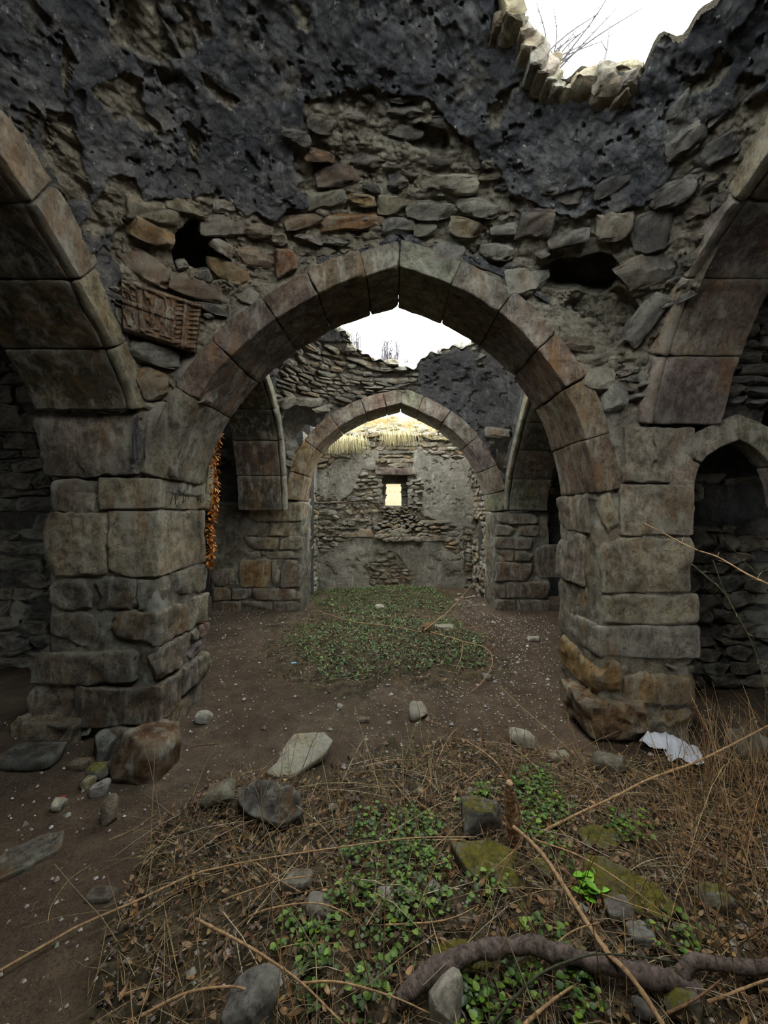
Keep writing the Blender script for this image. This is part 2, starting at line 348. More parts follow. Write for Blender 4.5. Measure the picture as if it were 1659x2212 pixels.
# ---- the two domes: sail vaults broken open at the top
class Dome:
    def __init__(s, cx, hx, cy, hy, hc, hole):
        s.cx, s.hx, s.cy, s.hy, s.hc = cx, hx, cy, hy, hc
        th = np.array([math.atan2(y-hc[1], x-hc[0]) for x, y in hole]); r = np.array([math.hypot(x-hc[0], y-hc[1]) for x, y in hole])
        o = np.argsort(th); s.th = np.concatenate([th[o]-2*np.pi, th[o], th[o]+2*np.pi]); s.r = np.tile(r[o], 3)
    def z(s, x, y):
        u = (x-s.cx)/s.hx; v = (y-s.cy)/s.hy
        return 1.7+2.41*np.sqrt(np.maximum(.0225, 1-.486*(u*u+v*v)))
    def nrm(s, x, y, z):
        n = np.stack([.486*(x-s.cx)/s.hx**2, .486*(y-s.cy)/s.hy**2, (z-1.7)/2.41**2], -1); return n/np.linalg.norm(n, axis=-1, keepdims=True)
    def rim(s, t):
        return np.interp(t, s.th, s.r)*(1+.035*np.sin(t*9+1)+.025*np.sin(t*17+2)+.02*np.sin(t*41))
    def inhole(s, x, y, k=1.0): return np.hypot(x-s.hc[0], y-s.hc[1]) < k*s.rim(np.arctan2(y-s.hc[1], x-s.hc[0]))
    def hit(s, px, py):
        t = np.linspace(.4, 9, 6000); x = (px-850)/F*t; z = EYE-(py-1100)/F*t
        ins = (np.abs(x-s.cx) < s.hx*1.03) & (t > s.cy-s.hy) & (t < s.cy+s.hy*1.03)
        g = (z > s.z(x, t)) & ins; k = np.argmax(g) if g.any() else -1
        if k < 0: k = np.argmin(np.abs(t-(s.cy+s.hy)))
        return np.array([x[k], t[k], z[k]])
    def skin(s, name, n, mat, **kw):
        a = np.sin(np.linspace(-1, 1, n)*math.pi/2); X, Y = np.meshgrid(s.cx+a*s.hx*1.03, s.cy+a*s.hy*1.02, indexing='ij'); Z = s.z(X, Y)
        return skin(name, np.stack([X,Y,Z], -1), s.nrm(X, Y, Z), ~s.inhole(X, Y, 1.0) & (Z > EYE+.62) & ~((np.abs(a)[:,None] > .975) & (np.abs(a)[None,:] > .7)), mat, **kw)
    def crust(s, name, ymin, ymax, mat, roof_z=3.75):
        nT = 300; t = np.linspace(0, 2*np.pi, nT, endpoint=False); r = s.rim(t); rows = []
        k1 = 16
        for k in range(k1):
            q = k/(k1-1); rr = r*.985+.26*q**1.2; x = s.hc[0]+rr*np.cos(t); y = s.hc[1]+rr*np.sin(t); z = s.z(np.clip(x, s.cx-s.hx, s.cx+s.hx), np.clip(y, s.cy-s.hy, s.cy+s.hy))+q*.22
            P = np.stack([x,y,z], -1); e = min(1, q*5)*.055; ra = .7*e*fbm(P*[1,1,2.4], 4.2, 4, 21)+.5*e*fbm(P, 13, 3, 22)
            P[:,0] += np.cos(t)*ra*1.3; P[:,1] += np.sin(t)*ra*1.3; P[:,2] += ra*.8; rows.append(P)
        top = rows[-1].copy()
        for q in (.12,.3,.55,.9,1.4,2.0,3.0):
            P = top.copy(); P[:,0] += np.cos(t)*q; P[:,1] += np.sin(t)*q; P[:,2] = np.minimum(top[:,2]-.02, top[:,2]-q*.22)+.03*fbm(P, 3, 3, 2); P[:,2] = np.maximum(P[:,2], roof_z-.2)
            P[:,1] = np.clip(P[:,1], ymin, ymax); rows.append(P)
        R = np.stack(rows, 1); a, b, _ = R.shape; idx = np.arange(a*b).reshape(a, b); nx = np.roll(idx, -1, 0)
        F4 = np.stack([idx[:,:-1], nx[:,:-1], nx[:,1:], idx[:,1:]], -1).reshape(-1,4)
        fa = np.ones(a*b)
        return link(name, mesh_from(name, R.reshape(-1,3), F4, mat, True, {'fallen': fa}))
D1 = Dome(0, 1.73, 1.4, 1.48, (1.0,1.15), [(0,1)]); D2 = Dome(.03, 1.7, 5.02, 1.53, (.1,4.85), [(0,1)])
rim1 = [D1.hit(*q)[:2] for q in ((1075,0),(1100,45),(1150,95),(1180,140),(1205,185),(1240,195),(1290,175),(1340,172),(1385,165),(1410,130),(1440,75),(1510,0))]
rim1 += [(1.32,1.3),(1.4,.9),(1.3,.45),(.9,.15),(.3,.05),(-.4,.1),(-.85,.35),(-.95,.8),(-.7,1.2),(-.2,1.45),(.2,1.62)]  # unseen rear of the opening, enlarged to throw light on the pier fronts
D1 = Dome(0, 1.73, 1.4, 1.48, (.55,1.1), rim1)
rim2 = [D2.hit(*q)[:2] for q in ((700,690),(735,722),(765,740),(790,775),(850,792),(900,785),(930,772),(965,758),(1005,742),(1040,715))]
rim2 += [(1.2,5.0),(1.05,4.4),(.6,3.95),(.1,3.85),(-.5,4.0),(-.9,4.5),(-.98,5.0)]
D2 = Dome(.03, 1.7, 5.02, 1.53, (.1,4.85), rim2)
R_front = [(660,215),(800,180),(930,215),(1010,290),(1070,350),(1120,420),(1260,470),(1400,430),(1480,330),(1659,200),(1800,200),(1700,420),(1450,700),(1330,1060),(1290,800),(1180,640),(1050,560),(870,520),(700,560),(600,640),(480,760),(370,900),(300,930),(280,760),(235,620),(245,480),(300,425),(480,430),(600,470),(655,440),(640,330)]
pch = [[(235,0),(330,0),(345,60),(385,110),(330,150),(270,130),(225,90)],[(100,235),(150,235),(180,330),(200,430),(150,430),(110,330)],[(190,190),(260,160),(300,220),(290,270),(240,240)],
       [(430,150),(470,190),(515,215),(495,240),(450,215)],[(40,210),(85,250),(90,310),(55,280)],[(400,270),(435,290),(425,350),(400,330)],[(120,60),(150,110),(140,200),(120,160)],
       [(310,160),(350,150),(385,190),(355,210)],[(240,380),(290,380),(290,470),(210,520),(180,480)]]
cav1 = [(425,545,62,62,.45),(1255,600,95,45,.32),(1300,700,90,85,.16),(930,300,50,35,.08)]
dome1 = D1.skin('ceiling', 640, M['dome'], regions=[R_front]+pch, pits=(.36,.05), rough=.05, cav=cav1, seed=3, fall=.035, low=.045)
c1 = D1.crust('rim_masonry', -1, 3.2, M['dome'], 3.75); c1.parent = dome1
dome2 = D2.skin('ceiling', 330, M['dome2'], regions=[[(600,800),(660,740),(760,740),(860,790),(900,800),(900,860),(820,870),(700,900),(640,1000),(610,1080),(590,900)],[(1050,940),(1110,940),(1110,1010),(1050,1010)]],
                pits=(.40,.05), cav=[(650,925,38,48,.35),(1085,985,32,36,.2)], seed=9, fall=.05, low=.03)
c2 = D2.crust('rim_masonry', 3.2, 7.25, M['dome2'], 3.75); c2.parent = dome2

# ---- arches
class Prof:
    def __init__(s, pts, apex):
        p = np.array(pts, float); s.seg = []
        for h in (p[:apex+1], p[apex:]):
            t = np.linspace(0, 1, len(h)); tt = np.linspace(0, 1, 160); q = np.stack([np.interp(tt, t, h[:,0]), np.interp(tt, t, h[:,1])], 1)
            for _ in range(260): q[1:-1] = .25*q[:-2]+.5*q[1:-1]+.25*q[2:]
            L = np.concatenate([[0], np.cumsum(np.linalg.norm(np.diff(q, axis=0), axis=1))]); s.seg.append((q, L))
    def at(s, k, d, t):
        q, L = s.seg[k]; h = np.interp(d, L, q[:,0]); z = np.interp(d, L, q[:,1]); e = .02
        d0 = np.clip(d-e, 0, L[-1]-.001); d1 = np.clip(d+e, .001, L[-1])
        tx = np.interp(d1, L, q[:,0])-np.interp(d0, L, q[:,0]); tz = np.interp(d1, L, q[:,1])-np.interp(d0, L, q[:,1]); n = np.hypot(tx, tz)
        nh, nz = -tz/n, tx/n
        # at the apex both halves share the upright joint
        w = np.clip((d-(L[-1]-.12))/.12, 0, 1) if k == 0 else np.clip(1-d/.12, 0, 1)
        nh = nh*(1-w); nz = nz*(1-w)+w*1.08
        return h+nh*t, z+nz*t
    def pts(s): return np.vstack([s.seg[0][0], s.seg[1][0]])
def arch(name, label, prof, axis, d0, d1, T, cuts, cols, mat, seed, group=None, res=.03, amp=.006):
    """axis 'y': the arch stands across the view; axis 'x': it stands along it. cuts: joints as shares of each half"""
    A = thing(name, label, 'arch', (0,0,0), group); rg = random.Random(seed); i = 0
    for k in (0, 1):
        q, L = prof.seg[k]; E = [0]+list(cuts[k])+[1]
        for a, b in zip(E[:-1], E[1:]):
            s0, s1 = a*L[-1], b*L[-1]; ln = s1-s0-.004; pr = rg.uniform(-.008, .010)
            V, Fs = block((ln, T+pr, d1-d0-.005), seed*50+i, res, .012, amp, 2, .02, 22)
            h, z = prof.at(k, s0+(s1-s0)/2+V[:,0], T/2+V[:,1]+pr/2); dd = (d0+d1)/2+V[:,2]+rg.uniform(-.006,.006)
            W = np.stack([h, dd, z+EYE], 1) if axis == 'y' else np.stack([dd, h, z+EYE], 1)
            c = cols[i % len(cols)] if isinstance(cols, list) else cols; c = tuple(x*rg.uniform(.88, 1.12) for x in c)
            o = link('voussoir', mesh_from('voussoir', W, Fs, mat), A, color=c); i += 1
    return A
S1 = (.235,.20,.155)
P1 = Prof([(-1.585,.20),(-1.54,.36),(-1.475,.55),(-1.39,.73),(-1.28,.89),(-1.16,1.03),(-1.02,1.155),(-.87,1.275),(-.72,1.38),(-.53,1.49),(-.32,1.58),(-.14,1.635),(.04,1.675),
           (.22,1.63),(.40,1.555),(.57,1.47),(.72,1.37),(.85,1.265),(.96,1.15),(1.07,1.02),(1.17,.87),(1.23,.76),(1.28,.64),(1.33,.48),(1.375,.30),(1.405,.11)], 12)
arch('pointed_arch', 'nearest wide pointed arch of grey cut stone between the two big front piers', P1, 'y', 2.86, 3.49, .175, ([.26,.42,.60,.745,.90],[.17,.34,.51,.66,.83]), [(.30,.26,.20),(.21,.185,.155),(.20,.18,.155),(.22,.19,.15),(.23,.205,.165),(.29,.27,.22),(.35,.33,.28),(.30,.27,.22),(.28,.26,.21),(.26,.19,.13),(.27,.2,.14),(.22,.17,.135)], M['stone'], 3)
P2 = Prof([(-1.48,.13),(-1.455,.35),(-1.41,.56),(-1.33,.78),(-1.23,.95),(-1.10,1.10),(-.953,1.225),(-.78,1.35),(-.61,1.445),(-.42,1.52),(-.226,1.585),(-.05,1.63),(.124,1.665),
           (.32,1.59),(.524,1.50),(.70,1.405),(.866,1.29),(1.03,1.155),(1.18,1.00),(1.28,.86),(1.37,.70),(1.45,.54),(1.52,.36),(1.57,.16),(1.60,-.04)], 12)
arch('pointed_arch', 'smaller-looking pointed arch further in, framing the end wall with the window', P2, 'y', 6.53, 7.22, .23, ([.17,.36,.56,.76,.9],[.12,.30,.52,.72,.88]), [(.34,.25,.16),(.36,.24,.14),(.33,.27,.18),(.31,.27,.19),(.34,.29,.21),(.36,.33,.25),(.38,.34,.26),(.32,.29,.23),(.31,.29,.24),(.29,.27,.22),(.30,.28,.24),(.26,.23,.19)], M['stone'], 5, res=.05)
def lateral(half, yc):
    h = [(y, z) for y, z in half]; m = [(2*yc-y, z) for y, z in reversed(h[:-1])]
    return Prof([(2*yc-y, z) for y, z in h]+list(reversed(h[:-1])), len(h)-1)
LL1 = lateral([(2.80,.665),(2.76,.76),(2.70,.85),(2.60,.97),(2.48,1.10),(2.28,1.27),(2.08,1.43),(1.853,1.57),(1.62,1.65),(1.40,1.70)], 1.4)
RL1 = lateral([(2.85,.575),(2.82,.70),(2.74,.90),(2.62,1.15),(2.50,1.32),(2.35,1.44),(2.19,1.52),(1.95,1.62),(1.68,1.69),(1.40,1.73)], 1.4)
LL2 = lateral([(6.30,-.02),(6.27,.2),(6.22,.55),(6.1,.95),(5.98,1.17),(5.83,1.35),(5.54,1.60),(5.24,1.71),(5.02,1.75)], 5.02)
RL2 = lateral([(6.5,-.02),(6.48,.12),(6.38,.36),(6.22,.62),(6.04,.82),(5.855,1.0),(5.65,1.2),(5.45,1.39),(5.23,1.57),(5.02,1.70)], 5.02)
c5 = [.14,.32,.52,.72,.88]
c5 = [.17,.36,.56,.78]
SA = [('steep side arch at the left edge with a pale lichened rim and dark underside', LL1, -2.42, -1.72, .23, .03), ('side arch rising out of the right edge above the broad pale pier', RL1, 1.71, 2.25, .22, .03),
      ('narrow side arch in the second bay seen left through the near arch', LL2, -2.35, -1.62, .14, .06), ('narrow side arch in the second bay seen right through the near arch', RL2, 1.73, 2.4, .14, .06)]
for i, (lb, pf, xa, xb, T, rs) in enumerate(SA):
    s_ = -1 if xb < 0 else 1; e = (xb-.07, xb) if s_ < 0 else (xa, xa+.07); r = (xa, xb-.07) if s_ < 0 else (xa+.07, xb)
    dark = [(.13,.12,.085),(.115,.105,.075),(.15,.135,.10)] if s_ < 0 else [(.24,.225,.19),(.215,.20,.17),(.26,.24,.2)]  # underside blocks darker: stain plus shade put into the colour
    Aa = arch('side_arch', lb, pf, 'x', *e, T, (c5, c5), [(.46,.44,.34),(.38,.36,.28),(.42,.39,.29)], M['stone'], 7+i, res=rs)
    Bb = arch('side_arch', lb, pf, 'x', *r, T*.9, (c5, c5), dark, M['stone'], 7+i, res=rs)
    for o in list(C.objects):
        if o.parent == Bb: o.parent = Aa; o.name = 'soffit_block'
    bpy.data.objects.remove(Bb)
AS = Prof([(2.075,.0),(2.08,.12),(2.085,.21),(2.11,.31),(2.155,.365),(2.22,.41),(2.31,.452),(2.387,.48),(2.47,.445),(2.54,.39),(2.60,.32),(2.65,.22),(2.68,.1),(2.69,0)], 7)
arch('niche_arch', 'small low pointed arch right of the broad pale pier', AS, 'y', 2.87, 3.02, .17, ([.5],[.5]), [(.34,.32,.27),(.30,.29,.25)], M['stone'], 12)
BK = Prof([(-1.45,.0),(-1.40,.4),(-1.2,.9),(-.7,1.4),(0,1.66),(.7,1.4),(1.2,.9),(1.40,.4),(1.45,0)], 4)

# ---- spandrels and walls
def grid(a0, a1, na, b0, b1, nb): return np.meshgrid(np.linspace(a0, a1, na), np.linspace(b0, b1, nb), indexing='ij')
def spandrel(name, prof, axis, d, n_into, dome, mat, lo=-.2, **kw):
    pts = prof.pts(); c, h = (dome.cx, dome.hx) if axis == 'y' else (dome.cy, dome.hy)
    nn = kw.pop('n', 200); A, Z = grid(c-h*1.02, c+h*1.02, nn, EYE+lo, EYE+2.1, nn//2); zz = Z-EYE
    step = pts[::4]; dist = np.min(np.hypot(A[...,None]-step[:,0], zz[...,None]-step[:,1]), -1)
    zi = np.interp(A, pts[:,0], pts[:,1], left=-9, right=-9); keep = (dist > .06) & (zz > zi) & ((zz > .28) | (lo < -1))
    e = dome.z(dome.cx+0*A, dome.cy+dome.hy+0*A)
    top = dome.z(A, dome.cy+dome.hy+0*A) if axis == 'y' else dome.z(dome.cx+dome.hx+0*A, A)
    keep &= Z < top+.10
    D = np.full_like(A, d); P = np.stack([A, D, Z], -1) if axis == 'y' else np.stack([D, A, Z], -1)
    nv = np.zeros_like(P); nv[...,1 if axis == 'y' else 0] = n_into
    return skin(name, P, nv, keep, mat, kind='structure', **kw)
ALL = [[(-9999,-9999),(9999,-9999),(9999,9999),(-9999,9999)]]
sp1 = spandrel('wall_front', P1, 'y', 2.895, 1, D1, M['dome'], regions=ALL, cav=[(425,545,62,62,.3)], n=330, fall=.03, seed=3)
spandrel('wall_front', P1, 'y', 3.47, -1, D2, M['dome2'], n=90)
sp2 = spandrel('wall_far', P2, 'y', 6.58, 1, D2, M['dome2'], regions=[[(600,740),(820,800),(820,870),(700,900),(640,1000),(610,1080)]], cav=[(650,925,38,48,.3),(1085,985,32,36,.2)], n=220, seed=9)
spandrel('wall_far', P2, 'y', 7.2, -1, D2, M['dome2'], n=90)
spandrel('wall_left', LL1, 'x', -1.745, -1, D1, M['dome'], n=220, seed=3)
spandrel('wall_right', RL1, 'x', 1.745, 1, D1, M['dome'], regions=ALL, n=220, seed=3)
spandrel('wall_left', LL2, 'x', -1.66, -1, D2, M['dome2'], n=120, seed=9)
spandrel('wall_right', RL2, 'x', 1.76, 1, D2, M['dome2'], n=120, seed=9)
def slab(name, x0, x1, y0, y1, z0, z1, mat, kind='structure', parent=None, seed=1, res=.12, amp=.012):
    V, Fs = block((x1-x0, y1-y0, z1-z0), seed, res, .03, amp, 0, .05, 60); V = V+[(x0+x1)/2, (y0+y1)/2, (z0+z1)/2]
    nV = mesh_from(name, V, Fs, mat, True, {'fallen': np.clip(.5+fbm(V, 2, 3, seed), 0, 1)}); return link(name, nV, parent, kind=kind)
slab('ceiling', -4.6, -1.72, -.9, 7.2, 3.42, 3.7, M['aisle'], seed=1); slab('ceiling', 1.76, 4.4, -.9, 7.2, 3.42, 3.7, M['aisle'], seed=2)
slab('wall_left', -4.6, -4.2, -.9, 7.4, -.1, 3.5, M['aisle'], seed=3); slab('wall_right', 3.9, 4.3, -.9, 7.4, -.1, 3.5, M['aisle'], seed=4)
XG, YG = np.meshgrid(np.linspace(-40,40,9), [-40,-20,-5,-2.3], indexing='ij'); ig = np.arange(36).reshape(9,4)
link('ground', mesh_from('ground', np.stack([XG,YG,0*XG-.03], -1).reshape(-1,3), np.stack([ig[:-1,:-1],ig[1:,:-1],ig[1:,1:],ig[:-1,1:]], -1).reshape(-1,4), M['earth']), kind='structure')
# behind the camera: rear arch walled shut, aisle gaps added to let in light
spandrel('wall_back', BK, 'y', -.1, -1, D1, M['dome'], n=80, lo=-1.6)
slab('wall_back', -1.7, 1.7, -.95, -.75, -.1, 3.6, M['aisle'], seed=8)
slab('wall_back', -3.75, -1.6, -.75, -.12, -.1, 3.5, M['aisle'], seed=5); slab('wall_back', 1.6, 3.1, -.75, -.12, -.1, 3.5, M['aisle'], seed=6)
def wall_skin(name, axis, d, n_into, a0, a1, z0, z1, nx, nz, mat, hole=None, **kw):
    A, Z = grid(a0, a1, nx, z0, z1, nz); D = np.full_like(A, d); P = np.stack([A, D, Z], -1) if axis == 'y' else np.stack([D, A, Z], -1)
    nv = np.zeros_like(P); nv[...,1 if axis == 'y' else 0] = n_into; keep = np.ones_like(A, bool)
    if hole is not None: keep &= ~hole(A, Z)
    return skin(name, P, nv, keep, mat, **kw)
# aisle walls facing the camera
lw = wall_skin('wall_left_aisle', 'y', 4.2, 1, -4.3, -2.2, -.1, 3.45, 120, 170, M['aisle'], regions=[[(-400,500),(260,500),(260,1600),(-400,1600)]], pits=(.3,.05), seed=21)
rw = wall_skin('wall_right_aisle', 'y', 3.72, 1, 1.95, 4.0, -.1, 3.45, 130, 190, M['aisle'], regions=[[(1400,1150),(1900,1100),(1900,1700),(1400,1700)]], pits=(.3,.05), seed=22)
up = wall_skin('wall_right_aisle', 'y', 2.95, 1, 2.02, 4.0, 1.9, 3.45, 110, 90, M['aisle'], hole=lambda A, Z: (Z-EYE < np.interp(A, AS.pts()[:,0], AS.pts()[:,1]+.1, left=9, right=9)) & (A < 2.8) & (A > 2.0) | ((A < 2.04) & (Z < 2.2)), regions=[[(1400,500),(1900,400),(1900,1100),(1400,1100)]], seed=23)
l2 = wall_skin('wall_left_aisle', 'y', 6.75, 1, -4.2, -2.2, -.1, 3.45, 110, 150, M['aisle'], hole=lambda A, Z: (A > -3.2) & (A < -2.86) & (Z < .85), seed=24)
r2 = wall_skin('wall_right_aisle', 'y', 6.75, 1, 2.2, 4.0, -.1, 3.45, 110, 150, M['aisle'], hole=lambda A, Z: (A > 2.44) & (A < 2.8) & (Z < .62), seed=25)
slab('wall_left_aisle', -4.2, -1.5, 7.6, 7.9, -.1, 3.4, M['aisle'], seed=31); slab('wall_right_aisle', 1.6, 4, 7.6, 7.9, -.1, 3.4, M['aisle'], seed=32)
# end wall with the window
ex = [[(785,1015),(828,1020),(828,1096),(805,1112),(800,1150),(738,1132),(715,1095),(757,1070)],[(655,1060),(700,1075),(740,1085),(800,1112),(812,1160),(745,1162),(700,1200),(640,1220),(640,1080)],
      [(812,1090),(892,1090),(912,1112),(912,1160),(885,1168),(822,1158)],[(880,1015),(908,1040),(912,1100),(885,1100)],[(900,1112),(960,1128),(970,1158),(1002,1188),(985,1198),(940,1165),(900,1168)],
      [(808,1190),(850,1192),(892,1240),(880,1280),(795,1280)],[(690,940),(1080,930),(1070,1060),(1010,985),(985,995),(900,972),(780,972),(690,1010)],[(818,980),(890,980),(892,1010),(812,1012)],
      [(1000,1150),(1020,1150),(1020,1280),(1005,1280)]]
bw = wall_skin('wall_end', 'y', 8.4, 1, -2.0, 2.0, -.1, 3.16, 330, 270, M['apse'], hole=lambda A, Z: (A > -.235) & (A < .325) & (Z > 1.66) & (Z < 2.30), regions=ex, cav=[(770,1142,45,7,.10),(945,1142,45,8,.12),(822,1205,12,10,.1),(845,1208,10,9,.12)], pits=(.44,.05), fall=.03, rough=.02, seed=33)
Z1 = 2.30
for b in ((-2.3,-.24,8.46,8.98,-.1,3.1),(.33,2.3,8.46,8.98,-.1,3.1),(-.3,.4,8.46,8.98,-.1,1.67),(-.3,.4,8.46,8.98,Z1,3.1),(-.30,-.17,8.72,8.96,1.6,2.35),(.17,.40,8.72,8.96,1.6,2.35),(-.3,.4,8.72,8.96,2.13,2.35)):
    slab('wall_core', *b, M['mortar'], parent=bw, seed=int(abs(b[0]*100))+7)
for sx, x in ((-1,-1.55),(1,1.62)):
    sw = wall_skin('wall_left' if sx < 0 else 'wall_right', 'x', x, sx, 7.2, 8.45, -.1, 2.95, 90, 150, M['apse'], regions=[[(600,1000),(700,1080),(700,1260),(600,1300)],[(1015,1060),(1100,1000),(1100,1330),(1015,1330)]],
               hole=(lambda A, Z: (A > 7.85) & (A < 8.1) & (Z > .95) & (Z < 1.5-.9*np.abs(A-7.97))) if sx > 0 else None, pits=(.3,.05), seed=40+sx)
    slab('wall_core', min(x+sx*.25, x+sx*.6), max(x+sx*.25, x+sx*.6), 7.2, 8.9, -.1, 2.85, M['mortar'], parent=sw, seed=50+sx)
# grassy bank on top of the end wall, and the sunlit hillside outside its window
A, B = grid(-3.2, 3.2, 160, 0, 1, 60); Pb = np.stack([A, 8.35+B*.9, 3.10+.50*sstep(0, .75, B)-.10*np.abs(A)**1.3*(1-B*.5)-.3*sstep(.8,1,B)], -1)
Pb = Pb+np.array([0,0,1])*(fbm(Pb, 5, 4, 3)*.06)[...,None]; idx = np.arange(A.size).reshape(A.shape)
q = np.stack([idx[:-1,:-1], idx[1:,:-1], idx[1:,1:], idx[:-1,1:]], -1).reshape(-1,4)
M['bank'] = stone_mat('dry_turf', base=(.30,.24,.12), streak=False, soot=.15, lime=.3, ochre=.4)
link('bank_top', mesh_from('bank_top', Pb.reshape(-1,3), q, M['bank']), bw)
A, B = grid(-30, 30, 90, 0, 1, 60); Ph = np.stack([A, 10+B*50, -.6+B**1.1*7.5+0*A], -1); Ph = Ph+np.array([0,0,1])*(fbm(Ph, .25, 4, 3)*.7)[...,None]
idx = np.arange(A.size).reshape(A.shape); q = np.stack([idx[:-1,:-1], idx[1:,:-1], idx[1:,1:], idx[:-1,1:]], -1).reshape(-1,4)
M['hill'] = stone_mat('dry_hillside', base=(.15,.125,.07), streak=False, soot=0, lime=0, ochre=0)
link('hillside', mesh_from('hillside', Ph.reshape(-1,3), q, M['hill']), kind='structure')

# ---- piers, course by course
def box_stone(parent, x0, x1, y0, y1, z0, z1, col, seed, amp=.008, r=.018, res=.028, cuts=3, cutd=.045, mat=None, name='stone'):
    V, Fs = block((x1-x0, y1-y0, z1-z0), seed, res*.85, r*.7, amp*1.1, cuts, cutd*.8, 30); V = V+[(x0+x1)/2, (y0+y1)/2, (z0+z1)/2]
    return link(name, mesh_from(name, V, Fs, mat or M['stone'], sharp=38), parent, color=col)
def pier(label, Yf, courses, side, core, seed):
    A = thing('stone_pier', label, 'pier', (0,0,0)); k = Yf/F
    for i, c in enumerate(courses):
        x0, x1, p0, p1, ye, col = c[:6]; o = c[6] if len(c) > 6 else {}
        X0, X1 = (x0-850)*k, (x1-850)*k; Za, Zb = EYE-(p1-1100)*k, EYE-(p0-1100)*k; pr = o.get('proud', .0)+((seed*7+i*13) % 5)*.004
        box_stone(A, X0+.001, X1-.001, Yf-pr-.006, ye, Za+.001, Zb-.001, col, seed*100+i, o.get('amp', .009), o.get('r', .02), o.get('res', .028), o.get('cuts', 3), o.get('cutd', .05))
    for i, (xa, xb, ya, yb, p0, p1, col) in enumerate(side):
        box_stone(A, xa, xb, ya, yb, EYE-(p1-1100)*k+.004, EYE-(p0-1100)*k-.004, col, seed*100+60+i, .012, .022, .03, 5, .06)
    for b in core:
        V, Fs = block((b[1]-b[0], b[3]-b[2], b[5]-b[4]), seed+3, .035, .03, .014, 0, .05, 50); V = V+[(b[0]+b[1])/2, (b[2]+b[3])/2, (b[4]+b[5])/2]
        link('mortar_core', mesh_from('mortar_core', V, Fs, M['mortar']), A)
    return A
c_w, c_g, c_b, c_o = (.36,.32,.23), (.29,.28,.24), (.24,.19,.14), (.36,.24,.12)
R = dict(amp=.014, r=.03, cuts=7, cutd=.08)
pier('big left pier of worn blocks with a red and violet stained side', 2.88, [
 (78,300,892,1030,3.45,(.25,.22,.19),dict(amp=.012,cuts=5,cutd=.09)), (312,372,900,1030,2.99,(.28,.255,.22),dict(r=.03)),
 (214,347,1031,1101,3.58,(.40,.35,.25)), (125,211,1034,1104,3.4,(.25,.205,.16),R),
 (97,232,1105,1242,3.4,(.40,.34,.24),R), (234,344,1103,1244,3.59,(.42,.37,.27)),
 (99,196,1246,1321,3.4,(.26,.235,.19),R), (200,213,1249,1318,3.2,(.38,.36,.27),R), (216,299,1247,1319,3.3,(.25,.225,.18),R), (301,342,1247,1320,3.10,(.28,.26,.22),R),
 (112,214,1324,1398,3.4,(.24,.205,.16),R), (219,243,1330,1392,3.3,(.36,.34,.27),R), (246,349,1322,1401,3.26,(.27,.20,.13),R),
 (76,303,1404,1472,3.4,(.25,.205,.16),dict(amp=.012,r=.025,proud=.04)), (305,352,1400,1468,3.28,(.27,.23,.18),R),
 (70,167,1476,1560,3.4,(.26,.20,.155),dict(amp=.016,r=.035,cuts=6,cutd=.08,proud=.04)), (171,350,1478,1561,3.14,(.21,.155,.115),dict(amp=.011,r=.02,proud=.05,cuts=5)),
 (55,186,1537,1612,3.45,(.31,.235,.155),dict(amp=.02,r=.045,cuts=7,cutd=.08,proud=.12)), (188,212,1556,1578,3.0,(.34,.35,.31),dict(R,proud=.08)), (214,334,1563,1612,3.2,(.24,.16,.09),dict(R,proud=.05)),
 ],[(-1.95,-1.615,3.12,3.58,1246,1318,(.34,.33,.27)),(-1.95,-1.60,3.28,3.60,1322,1400,(.31,.275,.20)),(-1.95,-1.60,3.30,3.46,1403,1440,(.30,.23,.17)),(-1.95,-1.60,3.47,3.62,1403,1436,(.26,.07,.06)),(-1.95,-1.61,3.30,3.60,1441,1474,(.24,.18,.20)),
    (-1.95,-1.59,3.16,3.40,1476,1545,(.26,.21,.18)),(-1.95,-1.585,3.41,3.63,1478,1560,(.31,.27,.19)),(-1.95,-1.60,2.95,3.30,1548,1612,(.30,.235,.16))],
 [(-2.385,-1.635,2.888,3.55,-.05,EYE+.21),(-2.32,-1.76,2.95,3.5,EYE+.1,EYE+.66),(-1.86,-1.60,2.91,3.5,EYE+.1,EYE+.75)], 31)
RR = dict(amp=.012, r=.022, cuts=5, cutd=.06)
